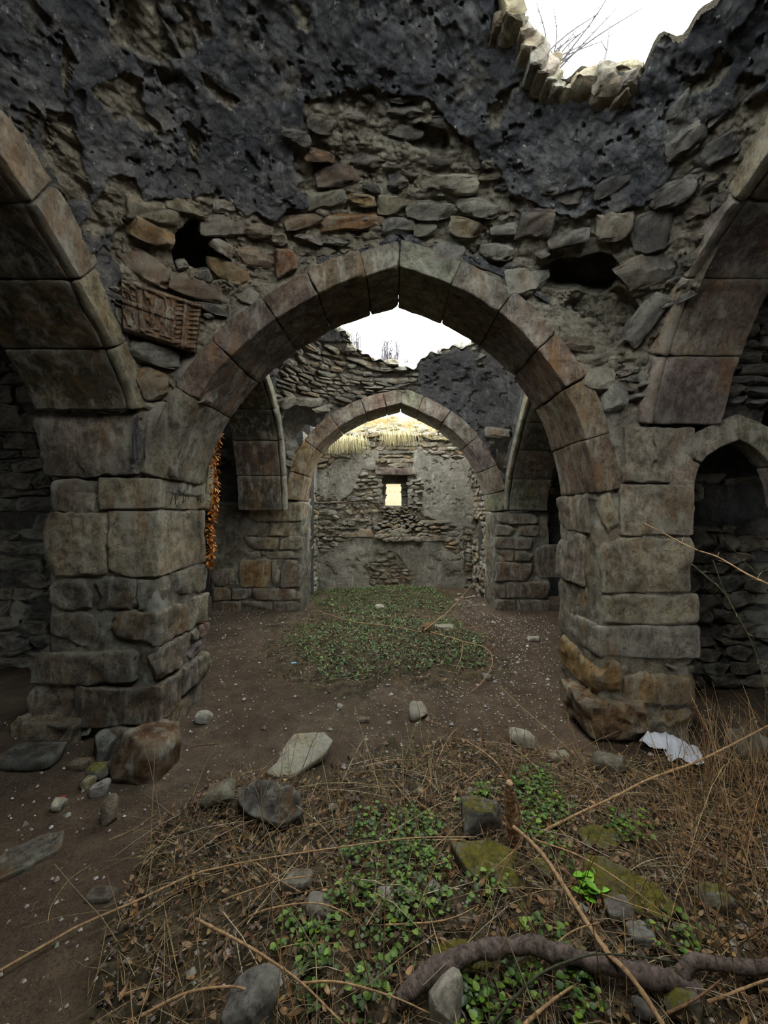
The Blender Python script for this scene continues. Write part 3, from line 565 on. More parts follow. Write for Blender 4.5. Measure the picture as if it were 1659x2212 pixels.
pier('broad pale pier of large cut blocks right of the near arch', 2.88, [
 (1338,1500,923,1043,3.4,(.37,.34,.28),dict(amp=.008,cuts=4,cutd=.06)), (1300,1336,1045,1158,3.0,(.40,.37,.27),R), (1338,1498,1046,1157,3.3,(.38,.34,.27)),
 (1299,1497,1160,1281,3.06,(.37,.33,.25),dict(cuts=2)), (1300,1511,1284,1348,3.02,(.40,.36,.26),dict(r=.028)), (1291,1511,1352,1421,3.42,(.33,.315,.28),dict(r=.028)),
 (1364,1432,1426,1453,3.2,(.37,.27,.15),R), (1434,1502,1423,1436,3.2,(.34,.31,.24),R), (1437,1468,1438,1454,3.15,(.36,.33,.25),R), (1470,1503,1438,1455,3.15,(.35,.32,.24),R),
 (1284,1343,1424,1508,3.56,(.38,.25,.10),dict(amp=.014,r=.03,cuts=7,cutd=.09,proud=.02)), (1347,1511,1456,1524,3.3,(.36,.26,.14),dict(amp=.014,r=.04,cuts=7,cutd=.08)),
 (1258,1397,1512,1588,3.3,(.27,.17,.08),dict(amp=.022,r=.06,cuts=9,cutd=.09,proud=.05)), (1411,1512,1528,1582,3.3,(.29,.20,.09),dict(amp=.018,r=.05,cuts=8,cutd=.08)),
 ],[(1.405,1.75,3.02,3.60,1068,1157,(.27,.22,.17)),(1.40,1.75,3.08,3.60,1160,1281,(.29,.25,.20)),(1.42,1.75,3.04,3.42,1284,1338,(.34,.25,.12)),(1.42,1.75,3.43,3.60,1284,1350,(.30,.22,.15)),
    (1.43,1.75,3.42,3.60,1352,1420,(.28,.18,.12)),(1.42,1.75,3.10,3.45,1510,1560,(.25,.2,.13)),(1.43,1.75,3.42,3.62,1430,1500,(.30,.24,.13))],
 [(1.42,2.07,2.892,3.55,-.05,EYE+.12),(1.62,2.05,2.93,3.4,EYE+.05,EYE+.55),(1.42,1.80,2.91,3.5,EYE+.05,EYE+.75)], 33)
q2 = dict(res=.05, amp=.012, r=.03, cuts=5, cutd=.08)
pier('inner left pier with an ochre square block, beyond the hanging orange plant', 6.55, [(*c, q2) for c in [
 (539,653,1085,1127,7.2,(.40,.32,.20)),(581,655,1130,1158,7.1,(.36,.30,.20)),(534,579,1130,1158,7.0,(.33,.29,.22)),(526,602,1160,1188,7,(.32,.28,.19)),(604,653,1160,1189,7.15,(.34,.29,.20)),(520,562,1191,1205,7,(.34,.30,.22)),(564,652,1191,1207,7.15,(.33,.29,.21)),
 (517,584,1209,1269,7,(.42,.26,.10)),(587,604,1214,1266,7,(.31,.26,.18)),(607,650,1210,1269,7.15,(.27,.22,.17)),(455,514,1229,1266,7,(.27,.22,.17)),(545,647,1271,1296,7.1,(.29,.20,.14)),(455,498,1270,1297,7,(.30,.20,.13)),(500,543,1271,1294,7,(.22,.19,.16)),
 (452,520,1299,1337,7,(.27,.18,.11)),(522,590,1299,1324,7,(.24,.21,.17)),(592,648,1299,1328,7.1,(.25,.2,.15)),(560,634,1326,1340,7,(.26,.18,.12))]],
 [(-1.7,-1.41,7.2,7.24,1090,1127,(.36,.34,.27))],[(-2.88,-1.435,6.57,7.2,-.05,EYE+.12)], 35)
pier('inner right pier of dark rough blocks beside the low black doorway', 6.55, [(*c, q2) for c in [
 (1072,1162,1108,1131,7.2,(.27,.225,.18)),(1071,1118,1134,1156,7.1,(.28,.24,.20)),(1120,1166,1135,1157,7.1,(.25,.21,.17)),(1069,1150,1161,1186,7.1,(.29,.245,.20)),(1070,1110,1190,1212,7.1,(.26,.21,.17)),(1113,1158,1190,1212,7.1,(.20,.165,.13)),(1070,1150,1215,1255,7.1,(.25,.20,.165)),
 (1158,1218,1177,1250,7.1,(.24,.185,.15)),(1069,1092,1258,1293,7.1,(.25,.19,.15)),(1095,1187,1257,1293,7.1,(.26,.195,.155)),(1069,1114,1296,1337,7.1,(.24,.19,.15)),(1117,1187,1296,1336,7.1,(.22,.18,.15))]],
 [],[(1.575,2.45,6.57,7.2,-.05,EYE-.05)], 37)
A = thing('stone_pier', 'masonry mass of the right aisle at the frame edge beyond the small low arch', 'pier')
for i, (x0, x1, z0, z1) in enumerate([(2.74,3.3,.0,.45),(2.75,3.3,.46,.9),(2.74,3.3,.91,1.3),(2.74,3.3,1.31,1.68)]): box_stone(A, x0, x1, 2.9, 3.04, z0, z1-.006, (.27,.25,.21), 700+i)
# ================================================================ rubble set in the domes and walls
tone_hi = [TAN, GRY, BRN, OCH, PAL, GRY]
def dome_stone(dome, pile, px, py, w, h, rot, col, proud=.02, sooty=False, depth=.12):
    P = dome.hit(px, py); n = dome.nrm(*P)
    if P[1] >= dome.cy+dome.hy-.01: n = np.array([0,1,0.])
    k = P[1]/F; r = np.array([1,0,0.])-n*n[0]; r /= np.linalg.norm(r); u = np.cross(r, n); u = u if u[2] > 0 else -u
    # turn in the surface so that its long side shows at the wanted slope
    a = -math.radians(rot); r, u = r*math.cos(a)+u*math.sin(a), -r*math.sin(a)+u*math.cos(a)
    def ln(v): q = np.array(proj(P+v*.02)); o = np.array(proj(P)); return np.linalg.norm(q-o)/.02
    W, H = w/ln(r), h/max(ln(u), 200); dd = max(depth, min(W,H)*.7)
    pile.add(frame(r, n, u, W*1.06, dd, H*1.06, P+n*(dd/2-proud)), col, sooty)
p1 = Pile()
gold = (.40,.30,.15); L1 = [
 (335,458,112,56,25,(.42,.38,.28)),(400,448,82,32,30,(.46,.44,.34)),(484,448,46,34,15,(.36,.37,.34)),(507,493,142,46,10,PRP),(330,508,95,42,36,(.38,.24,.10)),(318,577,128,66,25,BRN),(425,622,112,46,30,(.19,.13,.09)),
 (498,590,84,54,8,(.40,.28,.13)),(548,557,96,46,12,(.28,.22,.17)),(617,569,46,56,0,(.30,.15,.08)),(482,536,56,26,36,(.24,.17,.12)),(658,479,82,30,-6,(.27,.19,.12)),(765,479,132,46,2,(.38,.19,.07)),(707,428,82,50,0,(.26,.25,.19)),
 (777,434,62,26,4,(.42,.30,.13)),(732,380,98,54,6,(.17,.12,.095)),(847,446,62,42,2,(.33,.30,.21)),(860,491,66,36,2,(.22,.23,.22)),(690,340,62,26,14,(.36,.20,.09)),(987,402,86,46,-2,(.34,.30,.22)),(1030,450,92,42,-3,(.34,.32,.26)),
 (933,454,106,42,-2,(.16,.155,.14)),(1009,492,76,42,2,(.31,.23,.12)),(918,492,46,38,0,(.24,.25,.23)),(969,543,62,52,2,(.20,.19,.18)),(915,402,52,46,0,(.33,.29,.22)),(860,395,44,40,0,(.15,.15,.15)),(331,766,112,44,18,(.27,.28,.26)),
 (331,827,66,76,0,(.31,.21,.11)),(405,807,84,96,12,(.20,.19,.175)),(800,350,80,40,4,(.18,.16,.15)),(870,350,60,40,0,(.15,.145,.15)),(940,350,70,44,0,(.21,.17,.11)),(880,240,80,36,4,(.17,.14,.12)),(870,285,84,34,4,(.16,.14,.12)),
 (700,270,70,40,10,(.20,.18,.15)),(760,255,60,36,6,(.16,.15,.15)),(640,300,60,36,12,(.17,.16,.15)),(560,500,60,34,10,(.25,.2,.16)),(600,520,40,26,0,(.3,.26,.2)),(540,640,50,34,10,(.26,.25,.22)),(515,690,60,66,20,(.22,.22,.20)),
 (1325,490,82,60,-22,(.28,.235,.18)),(1415,500,112,86,-32,(.17,.165,.165)),(1380,590,134,74,-26,(.22,.205,.18)),(1140,605,92,54,-10,(.27,.265,.24)),(1160,480,72,84,4,(.055,.06,.085)),(1390,690,52,124,22,(.21,.20,.19)),
 (1180,410,60,40,-10,(.13,.12,.11)),(1240,420,70,44,-14,(.14,.12,.12)),(1090,500,60,34,-6,(.28,.27,.24)),(1070,545,70,36,-8,(.26,.25,.22)),(1230,520,90,40,-18,(.19,.17,.15)),(1450,420,110,50,-36,(.13,.125,.13)),(1540,330,110,46,-42,(.15,.14,.145)),
 (1480,300,90,60,-40,(.12,.12,.13)),(1400,330,90,46,-34,(.12,.115,.12)),(1320,400,80,44,-26,(.13,.12,.12)),(1560,240,90,40,-46,(.13,.13,.14)),(1460,235,60,50,-40,(.11,.12,.14)),(1240,740,80,30,4,(.24,.19,.13)),(1300,770,90,34,-4,(.26,.21,.15)),(1290,820,70,44,0,(.29,.27,.21)),(1330,860,50,60,6,(.10,.10,.11)),
 (395,575,22,18,0,(.3,.3,.28)),(415,592,26,22,20,(.33,.25,.15)),(440,600,34,30,0,(.14,.14,.14))]
for q in L1: dome_stone(D1, p1, *q, proud=random.uniform(-.01,.03), sooty=q[1] < 400 or q[0] > 1150)
def coursed(dome, pile, inside, avoid, pal, z0, z1, hmin, hmax, wmin, wmax, sooty=None, gaps=.06, phi=(0,math.pi)):
    z = z0
    while z < z1:
        h = random.uniform(hmin, hmax); a = phi[0]
        while a < phi[1]:
            w = random.uniform(wmin, wmax); 
            # radius of the dome at this height, in this direction
            s = (1-((z-1.7)/2.41)**2)/.486
            if s <= 0: break
            ca, sa = math.cos(a), math.sin(a); rr = math.sqrt(s/((ca/dome.hx)**2+(sa/dome.hy)**2)); x = dome.cx+rr*ca; y = dome.cy+rr*sa; a += w/rr
            if abs(x-dome.cx) > dome.hx or abs(y-dome.cy) > dome.hy or dome.inhole(np.array(x), np.array(y), 1.02): continue
            px, py = proj((x,y,z)); px = float(px); py = float(py)
            if not inside(px, py) or random.random() < gaps: continue
            if any(abs(px-q[0]) < q[2]*.55+w*F/y*.3 and abs(py-q[1]) < q[3]*.55+h*F/y*.3 for q in avoid): continue
            n = dome.nrm(np.array(x), np.array(y), np.array(z)); r = np.array([-sa, ca, 0]); r -= n*(r@n); r /= np.linalg.norm(r); u = np.cross(r, n); u = u if u[2] > 0 else -u
            t = random.uniform(-.12,.12); r, u = r*math.cos(t)+u*math.sin(t), -r*math.sin(t)+u*math.cos(t)
            d = random.uniform(.08,.14); pr = random.uniform(-.03,.018)
            pile.add(frame(r, n, u, w*.98, d, h*.98, np.array([x,y,z])+n*(d/2-pr)), pick(pal), sooty(px, py) if sooty else False)
        z += h*.93
insR = lambda a, b: bool(inpoly(a, b, R_front))
caved = [(425,545,105,100),(1255,600,150,70),(1290,690,120,90),(930,300,70,50)]
coursed(D1, p1, insR, L1+caved, [(.17,.16,.15),(.14,.135,.13),(.2,.18,.15),(.23,.21,.18),(.27,.22,.15),(.12,.115,.12)], 1.95, 4.05, .035, .085, .07, .22, lambda a, b: b < 480 or a > 1120)
# ragged stones along the broken rim, open to the sky
def rim_stones(dome, pile, n, k0=1.03):
    for i in range(n):
        t = 2*math.pi*i/n+random.uniform(-.02,.02); r = float(dome.rim(t)); lv = random.random()
        rr = r*1.0+.03+.24*lv+random.uniform(-.01,.03); x = dome.hc[0]+rr*math.cos(t); y = dome.hc[1]+rr*math.sin(t)
        z = float(dome.z(np.clip(x, dome.cx-dome.hx, dome.cx+dome.hx), np.clip(y, dome.cy-dome.hy, dome.cy+dome.hy)))+.03+.20*lv
        if 1392 < float(proj((x,y,z))[0]) < 1700 and y > 1: continue
        tx = np.array([-math.sin(t), math.cos(t), random.uniform(-.2,.2)]); tx /= np.linalg.norm(tx); nn = np.array([math.cos(t), math.sin(t), .1]); nn -= tx*(nn@tx); nn /= np.linalg.norm(nn); uu = np.cross(tx, nn); uu = uu if uu[2] > 0 else -uu
        pile.add(frame(tx, nn, uu, random.uniform(.10,.24), random.uniform(.1,.2), random.uniform(.035,.10), (x,y,z)), pick([(.44,.40,.30),(.38,.35,.28),(.42,.33,.19),(.26,.25,.23)]))
rim_stones(D1, p1, 150)
for a, b, ww, hh in ((1105,5,62,50),(1112,45,52,22),(1275,160,62,40),(1330,163,70,46),(1370,158,40,30),(1165,110,40,60),(1140,60,34,30),(1150,92,46,36),(1182,140,44,40),(1196,165,36,30),(1212,183,40,26),(1095,30,50,30),(1235,192,40,22),(1350,190,30,26)):
    P = D1.hit(a, b); k = P[1]/F*1.1; p1.add(frame((1,0,0), (0,1,0), (0,0,1), ww*k, .16, hh*k, P*1.0+np.array([0,.06,.0])), pick([(.40,.36,.27),(.42,.34,.22),(.33,.31,.27)]))
p1.emit(dome1, 300)
p2 = Pile()
ins2 = lambda a, b: bool(inpoly(a, b, [(590,900),(600,800),(640,720),(700,690),(800,750),(900,760),(1010,730),(1060,720),(1060,790),(960,800),(900,820),(900,850),(830,862),(700,900),(650,1000),(615,1060)]))
coursed(D2, p2, ins2, [(650,925,70,85)], [(.27,.26,.23),(.33,.31,.26),(.22,.21,.19),(.36,.33,.26),(.30,.24,.16)], 2.0, 4.05, .035, .07, .12, .34)
rim_stones(D2, p2, 120)
for a, b, ww, hh, rot in ((665,868,55,24,14),(620,870,36,30,0),(690,885,40,18,10),(1075,935,50,30,-6),(628,985,18,30,0),(625,1000,20,18,10)): dome_stone(D2, p2, a, b, ww, hh, rot, (.30,.29,.25), .05)
p2.emit(dome2, 300)
def wall_rubble(parent, axis, d, n_into, a0, a1, z0, z1, inside, pal, h=(.05,.12), w=(.1,.32), sooty=False, proud=.02, limit=300, gaps=.05, avoid=()):
    P = Pile(); z = z0
    while z < z1:
        hh = random.uniform(*h); a = a0-random.random()*.1
        while a < a1:
            ww = random.uniform(*w); c = a+ww/2; a += ww; zc = z+hh/2+random.uniform(-.012,.012)
            p = np.array([c, d, zc]) if axis == 'y' else np.array([d, c, zc]); px, py = (float(q) for q in proj(p))
            if random.random() < gaps or not inside(px, py) or any(abs(px-q[0]) < q[2] and abs(py-q[1]) < q[3] for q in avoid): continue
            t = random.uniform(-.2,.2) if random.random() < .5 else random.uniform(-.06,.06); dd = random.uniform(.1,.16); r = np.array([math.cos(t),0,math.sin(t)]); u = np.array([-math.sin(t),0,math.cos(t)]); n = np.array([0,n_into,0])
            if axis == 'x': r = r[[1,0,2]]; u = u[[1,0,2]]; n = np.array([n_into,0,0])
            P.add(frame(r, n, u, ww*.97, dd, hh*random.uniform(.85,1.02), p+n*(dd/2-random.uniform(proud-.025, proud+.02))), pick(pal), sooty)
        z += hh*.97
    P.emit(parent, limit)
dk = [(.12,.115,.105),(.15,.14,.125),(.18,.165,.14),(.10,.098,.095),(.20,.18,.15)]
true = lambda a, b: True
wall_rubble(lw, 'y', 4.2, 1, -4.3, -2.2, .0, 3.0, lambda a, b: b > 740, dk, (.08,.2), (.14,.4), proud=.03)
wall_rubble(rw, 'y', 3.72, 1, 2.0, 3.4, .0, 1.9, lambda a, b: b > 1150 or random.random() < .35, dk, (.07,.18), (.12,.36), proud=.03)
wall_rubble(up, 'y', 2.95, 1, 2.25, 4.0, 2.33, 3.4, true, [(.11,.11,.13),(.14,.135,.14),(.17,.16,.16)], (.04,.09), (.12,.3), proud=.03, sooty=True)
wall_rubble(l2, 'y', 6.75, 1, -4.2, -2.25, 1.0, 3.0, lambda a, b: random.random() < .3, dk, (.08,.16), (.14,.34), proud=.02, limit=120)
wall_rubble(r2, 'y', 6.75, 1, 2.3, 3.6, .65, 2.6, lambda a, b: random.random() < .4, dk, (.08,.16), (.14,.34), proud=.02, limit=120)
wp = [(.38,.35,.28),(.33,.28,.20),(.40,.27,.12),(.28,.22,.16),(.42,.39,.32),(.30,.29,.26)]
def inex(a, b): return any(bool(inpoly(a, b, p)) for p in ex)
wall_rubble(bw, 'y', 8.4, 1, -1.7, 1.7, .0, 3.1, lambda a, b: inex(a, b) and not (820 < a < 888 and 1020 < b < 1096) and not (815 < a < 908 and 1092 < b < 1164), wp, (.04,.12), (.07,.24), proud=.015, gaps=.12)
# dry heap of loose stones below the window, slumping out of the wall
P = Pile()
for i in range(150):
    a = random.uniform(815, 908); b = random.uniform(1092, 1166); s = .8+1.5*max(0, (b-1118)/50); y = 8.42-.10*(b-1092)/70
    p = U(a, b, y); t = random.uniform(-.5,.5); P.add(frame((math.cos(t),0,math.sin(t)), (0,1,0), (-math.sin(t),0,math.cos(t)), .07*s*random.uniform(.7,1.4), .12, .035*s*random.uniform(.8,1.4), p), pick(wp[:1]+wp[1:4]+[(.26,.245,.22)]*3))
P.emit(bw, 150, 'loose_stone')
win = bpy.data.objects.new('window_1', None); C.objects.link(win); win['kind'] = 'structure'
for i, (x0, x1, p0, p1, c) in enumerate([(812,898,1011,1026,(.27,.20,.17)),(838,882,1001,1010,(.33,.29,.21)),(836,884,991,1000,(.35,.32,.25)),(741,800,1120,1126,(.34,.28,.19)),(905,975,1124,1130,(.33,.28,.20)),(900,968,1158,1168,(.27,.19,.12)),(738,806,1150,1160,(.36,.24,.12)),(775,802,1141,1152,(.42,.27,.08))]):
    a = U(x0, p1, 8.4); b = U(x1, p0, 8.4); box_stone(win if i < 2 else bw, a[0], b[0], 8.33 if i < 2 else 8.37, 8.55, a[2], b[2], c, 900+i, .01, .012, .03, 5, .03, M['stone_wall'], 'lintel' if i == 0 else 'stone')
for b, sd in (((-.30,-.225,8.40,8.80,1.64,2.32),1),((.315,.40,8.40,8.80,1.64,2.32),2)):      # rubble jambs of the window
    z = b[4]
    while z < b[5]-.03:
        h = random.uniform(.05,.1); box_stone(win, b[0]-.03+random.uniform(-.02,.02), b[1]+random.uniform(-.03,.03), 8.38, 8.76, z, min(z+h, b[5]), (.20,.15,.11), 930+int(z*100)+sd, .01, .015, .04, 4, .04, M['stone_wall']); z += h
for i in range(9):
    for sx in (-1, 1):
        z = 1.67+i*.052; x = (-.155 if sx < 0 else .165)+random.uniform(-.02,.02)-sx*.0; x0, x1 = (x-.13, x) if sx < 0 else (x, x+.13)
        if sx < 0 and i < 3: x0 -= .05; x1 -= .05-.015*i
        box_stone(win, x0, x1, 8.68, 8.9, z, z+.05, (.24,.19,.14), 960+i*2+sx, .008, .012, .04, 4, .03, M['stone_wall'])
sidepal = [(.36,.30,.20),(.30,.24,.17),(.38,.26,.13),(.40,.37,.30)]
for ow in [o for o in C.objects if o.name.startswith(('wall_left','wall_right')) and o.type == 'MESH' and o.data.materials[0] == M['apse']]:
    x = ow.data.vertices[0].co.x; sx = -1 if x < 0 else 1
    wall_rubble(ow, 'x', -1.55 if sx < 0 else 1.62, sx, 7.25, 8.4, .0, 2.4, (lambda a, b: b > 1060) if sx < 0 else (lambda a, b: not (1024 < a < 1042 and 1125 < b < 1180)), sidepal, (.06,.13), (.12,.3), limit=120, proud=.035)
# ---------------------------------------------------------------- carved slab and scratched letters on their stones
def carved():
    O = D1.hit(340, 690); n = D1.nrm(*O); n = n*.55+np.array([-.25,.8,.1])*.45; n /= np.linalg.norm(n)
    def on(px, py, off=0):
        d = np.array([(px-850)/F, 1, -(py-1100)/F]); o = np.array([0,0,EYE]); t = ((O-n*.045-o)@n)/(d@n); return o+d*t-n*off
    c = [(256,598),(438,657),(424,766),(262,716)]; A, B = np.meshgrid(np.linspace(0,1,150), np.linspace(0,1,100), indexing='ij')
    px = (1-A)*(1-B)*c[0][0]+A*(1-B)*c[1][0]+A*B*c[2][0]+(1-A)*B*c[3][0]; py = (1-A)*(1-B)*c[0][1]+A*(1-B)*c[1][1]+A*B*c[2][1]+(1-A)*B*c[3][1]
    Q = np.stack([A*1.8, B, 0*A], -1); h = np.zeros_like(A)
    band = lambda v, c, w: np.exp(-((v-c)/w)**4)
    h += .010*band(B, .05, .05)+.009*band(B-.04*A, .42, .05)*(A < .68)+.010*band(B, .88, .06)+.009*band(A-.06*B, .23, .035)*(B < .88)+.012*band(A, .80, .02)+.010*band(A, .95, .045)
    vine = 1-np.abs(fbm(Q, 4.5, 2, 5)*3.2); panel = ((A > .30) & (A < .70) & (B > .1) & (B < .84)) | ((A > .03) & (A < .20) & (B > .5) & (B < .84)) | ((A > .03) & (A < .20) & (B > .1) & (B < .36))
    h += np.clip(vine, 0, 1)*.011*panel; h += .005*(np.sin(B*70+A*30) > .2)*((A > .86) | ((A > .7) & (A < .78)))
    h += .004*fbm(Q, 9, 4, 3); ed = np.minimum.reduce([A, 1-A, B*.8, (1-B)*.8]); h *= 1.7; h -= .05*(1-sstep(0, .035, ed))
    dd = np.stack([(px-850)/F, np.ones_like(px), -(py-1100)/F], -1); t = ((O-n*.045-[0,0,EYE])@n)/(dd@n); P = np.array([0,0,EYE])+dd*t[...,None]-n*h[...,None]
    idx = np.arange(A.size).reshape(A.shape); q = np.stack([idx[:-1,:-1], idx[:-1,1:], idx[1:,1:], idx[1:,:-1]], -1).reshape(-1,4); na = A.size
    rimi = np.concatenate([idx[:,0], idx[-1,1:], idx[-2::-1,-1], idx[0,-2:0:-1]]); V = P.reshape(-1,3); bk = V[rimi]+n*.12; m = len(rimi); j = np.arange(m)
    q2 = np.stack([rimi[j], na+j, na+(j+1) % m, rimi[(j+1) % m]], 1)
    o = link('carved_slab', mesh_from('carved_slab', np.vstack([V, bk]), np.vstack([q, q2]), M['stone']), None, color=(.22,.145,.09))
    tag(o, 'reddish stone slab with carved vine relief, set in the vault above the left pier', 'carved stone')
carved()
def scratch(parent, strokes, Xp, r=.0022):
    for st in strokes:
        pts = []
        for px, py in st: Y = abs(Xp)*F/abs(px-850); pts.append((Xp, Y, EYE-(py-1100)*Y/F))
        V, Fs = tube(pts, r, 5); link('scratched_letter', mesh_from('scratched_letter', V, Fs, M['ink']), parent)
# ================================================================ tubes, leaves, plants
def catmull(P, n):
    P = np.asarray(P, float)
    if len(P) < 3: t = np.linspace(0,1,n)[:,None]; return P[0]*(1-t)+P[-1]*t
    Q = np.vstack([2*P[0]-P[1], P, 2*P[-1]-P[-2]]); out = []; m = len(P)-1
    for s in np.linspace(0, m-1e-6, n):
        i = int(s); t = s-i; a, b, c, d = Q[i:i+4]
        out.append(.5*((2*b)+(-a+c)*t+(2*a-5*b+4*c-d)*t*t+(-a+3*b-3*c+d)*t**3))
    return np.array(out)
def tube(P, r, sides=6, taper=1.0, knob=0, seed=0, cap=True):
    P = np.asarray(P, float); n = len(P); T = np.gradient(P, axis=0); T /= np.maximum(np.linalg.norm(T, axis=1, keepdims=True), 1e-9)
    up = np.array([.13,.31,.94]); V = []
    rad = r*np.linspace(1, taper, n)
    if knob: rg = np.random.default_rng(seed); rad = rad*(1+knob*rg.uniform(-1,1,n))
    for i in range(n):
        a = np.cross(T[i], up); a /= max(np.linalg.norm(a), 1e-9); b = np.cross(T[i], a)
        for k in range(sides): t = 2*math.pi*k/sides; V.append(P[i]+(a*math.cos(t)+b*math.sin(t))*rad[i])
    F4 = [(i*sides+k, i*sides+(k+1) % sides, (i+1)*sides+(k+1) % sides, (i+1)*sides+k) for i in range(n-1) for k in range(sides)]
    if cap: F4 += [tuple(range(sides-1,-1,-1)), tuple((n-1)*sides+k for k in range(sides))]
    return np.array(V), F4
M['ink'] = simple('dark_scratch', (.03,.028,.03), .9)
lp = [o for o in C.objects if o.name == 'stone_pier'][0]
scratch(lp, [[(374,1060),(371,1075),(369,1088)],[(384,1058),(380,1068),(379,1088),(383,1095)],[(384,1058),(390,1062),(386,1068),(380,1070)],[(386,1088),(384,1096)],[(398,1047),(397,1065),(395,1087)],[(398,1048),(402,1050),(401,1058),(396,1066)],[(396,1067),(401,1071),(401,1081),(395,1086)],[(391,1104),(401,1104)],[(427,1066),(427,1082)],[(427,1080),(433,1070)],[(433,1066),(433,1086)],[(406,1077),(407,1078)],[(404,1109),(409,1113),(416,1109)]], -1.60, .003)
class Bag:
    """loose pieces gathered in one mesh with a colour per piece"""
    def __init__(s): s.V = []; s.F = []; s.C = []; s.n = 0
    def add(s, V, Fs, col):
        V = np.asarray(V); s.V.append(V); s.F += [tuple(i+s.n for i in f) for f in Fs]; s.C.append(np.tile(col, (len(V),1))); s.n += len(V)
    def emit(s, name, mat, parent=None, smooth=True, kind=None): return link(name, mesh_from(name, np.vstack(s.V), s.F, mat, smooth, cols=np.vstack(s.C)), parent, kind=kind)
def bagcol(c, v=.25): k = random.uniform(1-v, 1+v); return tuple(min(1,q*k*random.uniform(.92,1.08)) for q in c)
def leaf(bag, p, d, L, Wd, col, up=(0,0,1), curl=.25, heart=False):
    d = np.asarray(d, float); d /= np.linalg.norm(d); s = np.cross(d, up); s /= max(np.linalg.norm(s), 1e-6); n = np.cross(s, d)
    prof = [(0,.0),(.22,.85),(.5,1),(.8,.55),(1,0)] if not heart else [(-.08,.55),(.1,1),(.45,.95),(.8,.45),(1,0)]
    V = []; 
    for t, w in prof:
        b = p+d*L*t-n*curl*L*(t*t)
        V += [b-s*w*Wd/2+n*.15*Wd, b, b+s*w*Wd/2+n*.15*Wd]
    Fs = []
    for i in range(len(prof)-1):
        for j in (0,1): Fs.append((3*i+j, 3*i+j+1, 3*i+j+4, 3*i+j+3))
    bag.add(V, Fs, col)
def scatter(polys, n, spread=0):
    """random points on the ground inside outlines given in picture positions"""
    out = []; A = np.array([q for p in polys for q in p], float)
    while len(out) < n:
        x = RNG.uniform(-2.8, 2.8, 4000); y = RNG.uniform(1.0, 8.2, 4000); z = terr(x, y); px, py = proj(np.stack([x,y,z], -1)); w = fbm(np.stack([x,y,z],-1), 2.5, 3, 55)*50
        k = np.zeros(len(x), bool)
        for p in polys: k |= inpoly(px+w, py+w*.6, p)
        out += list(np.stack([x,y,z], -1)[k])
    return out[:n]
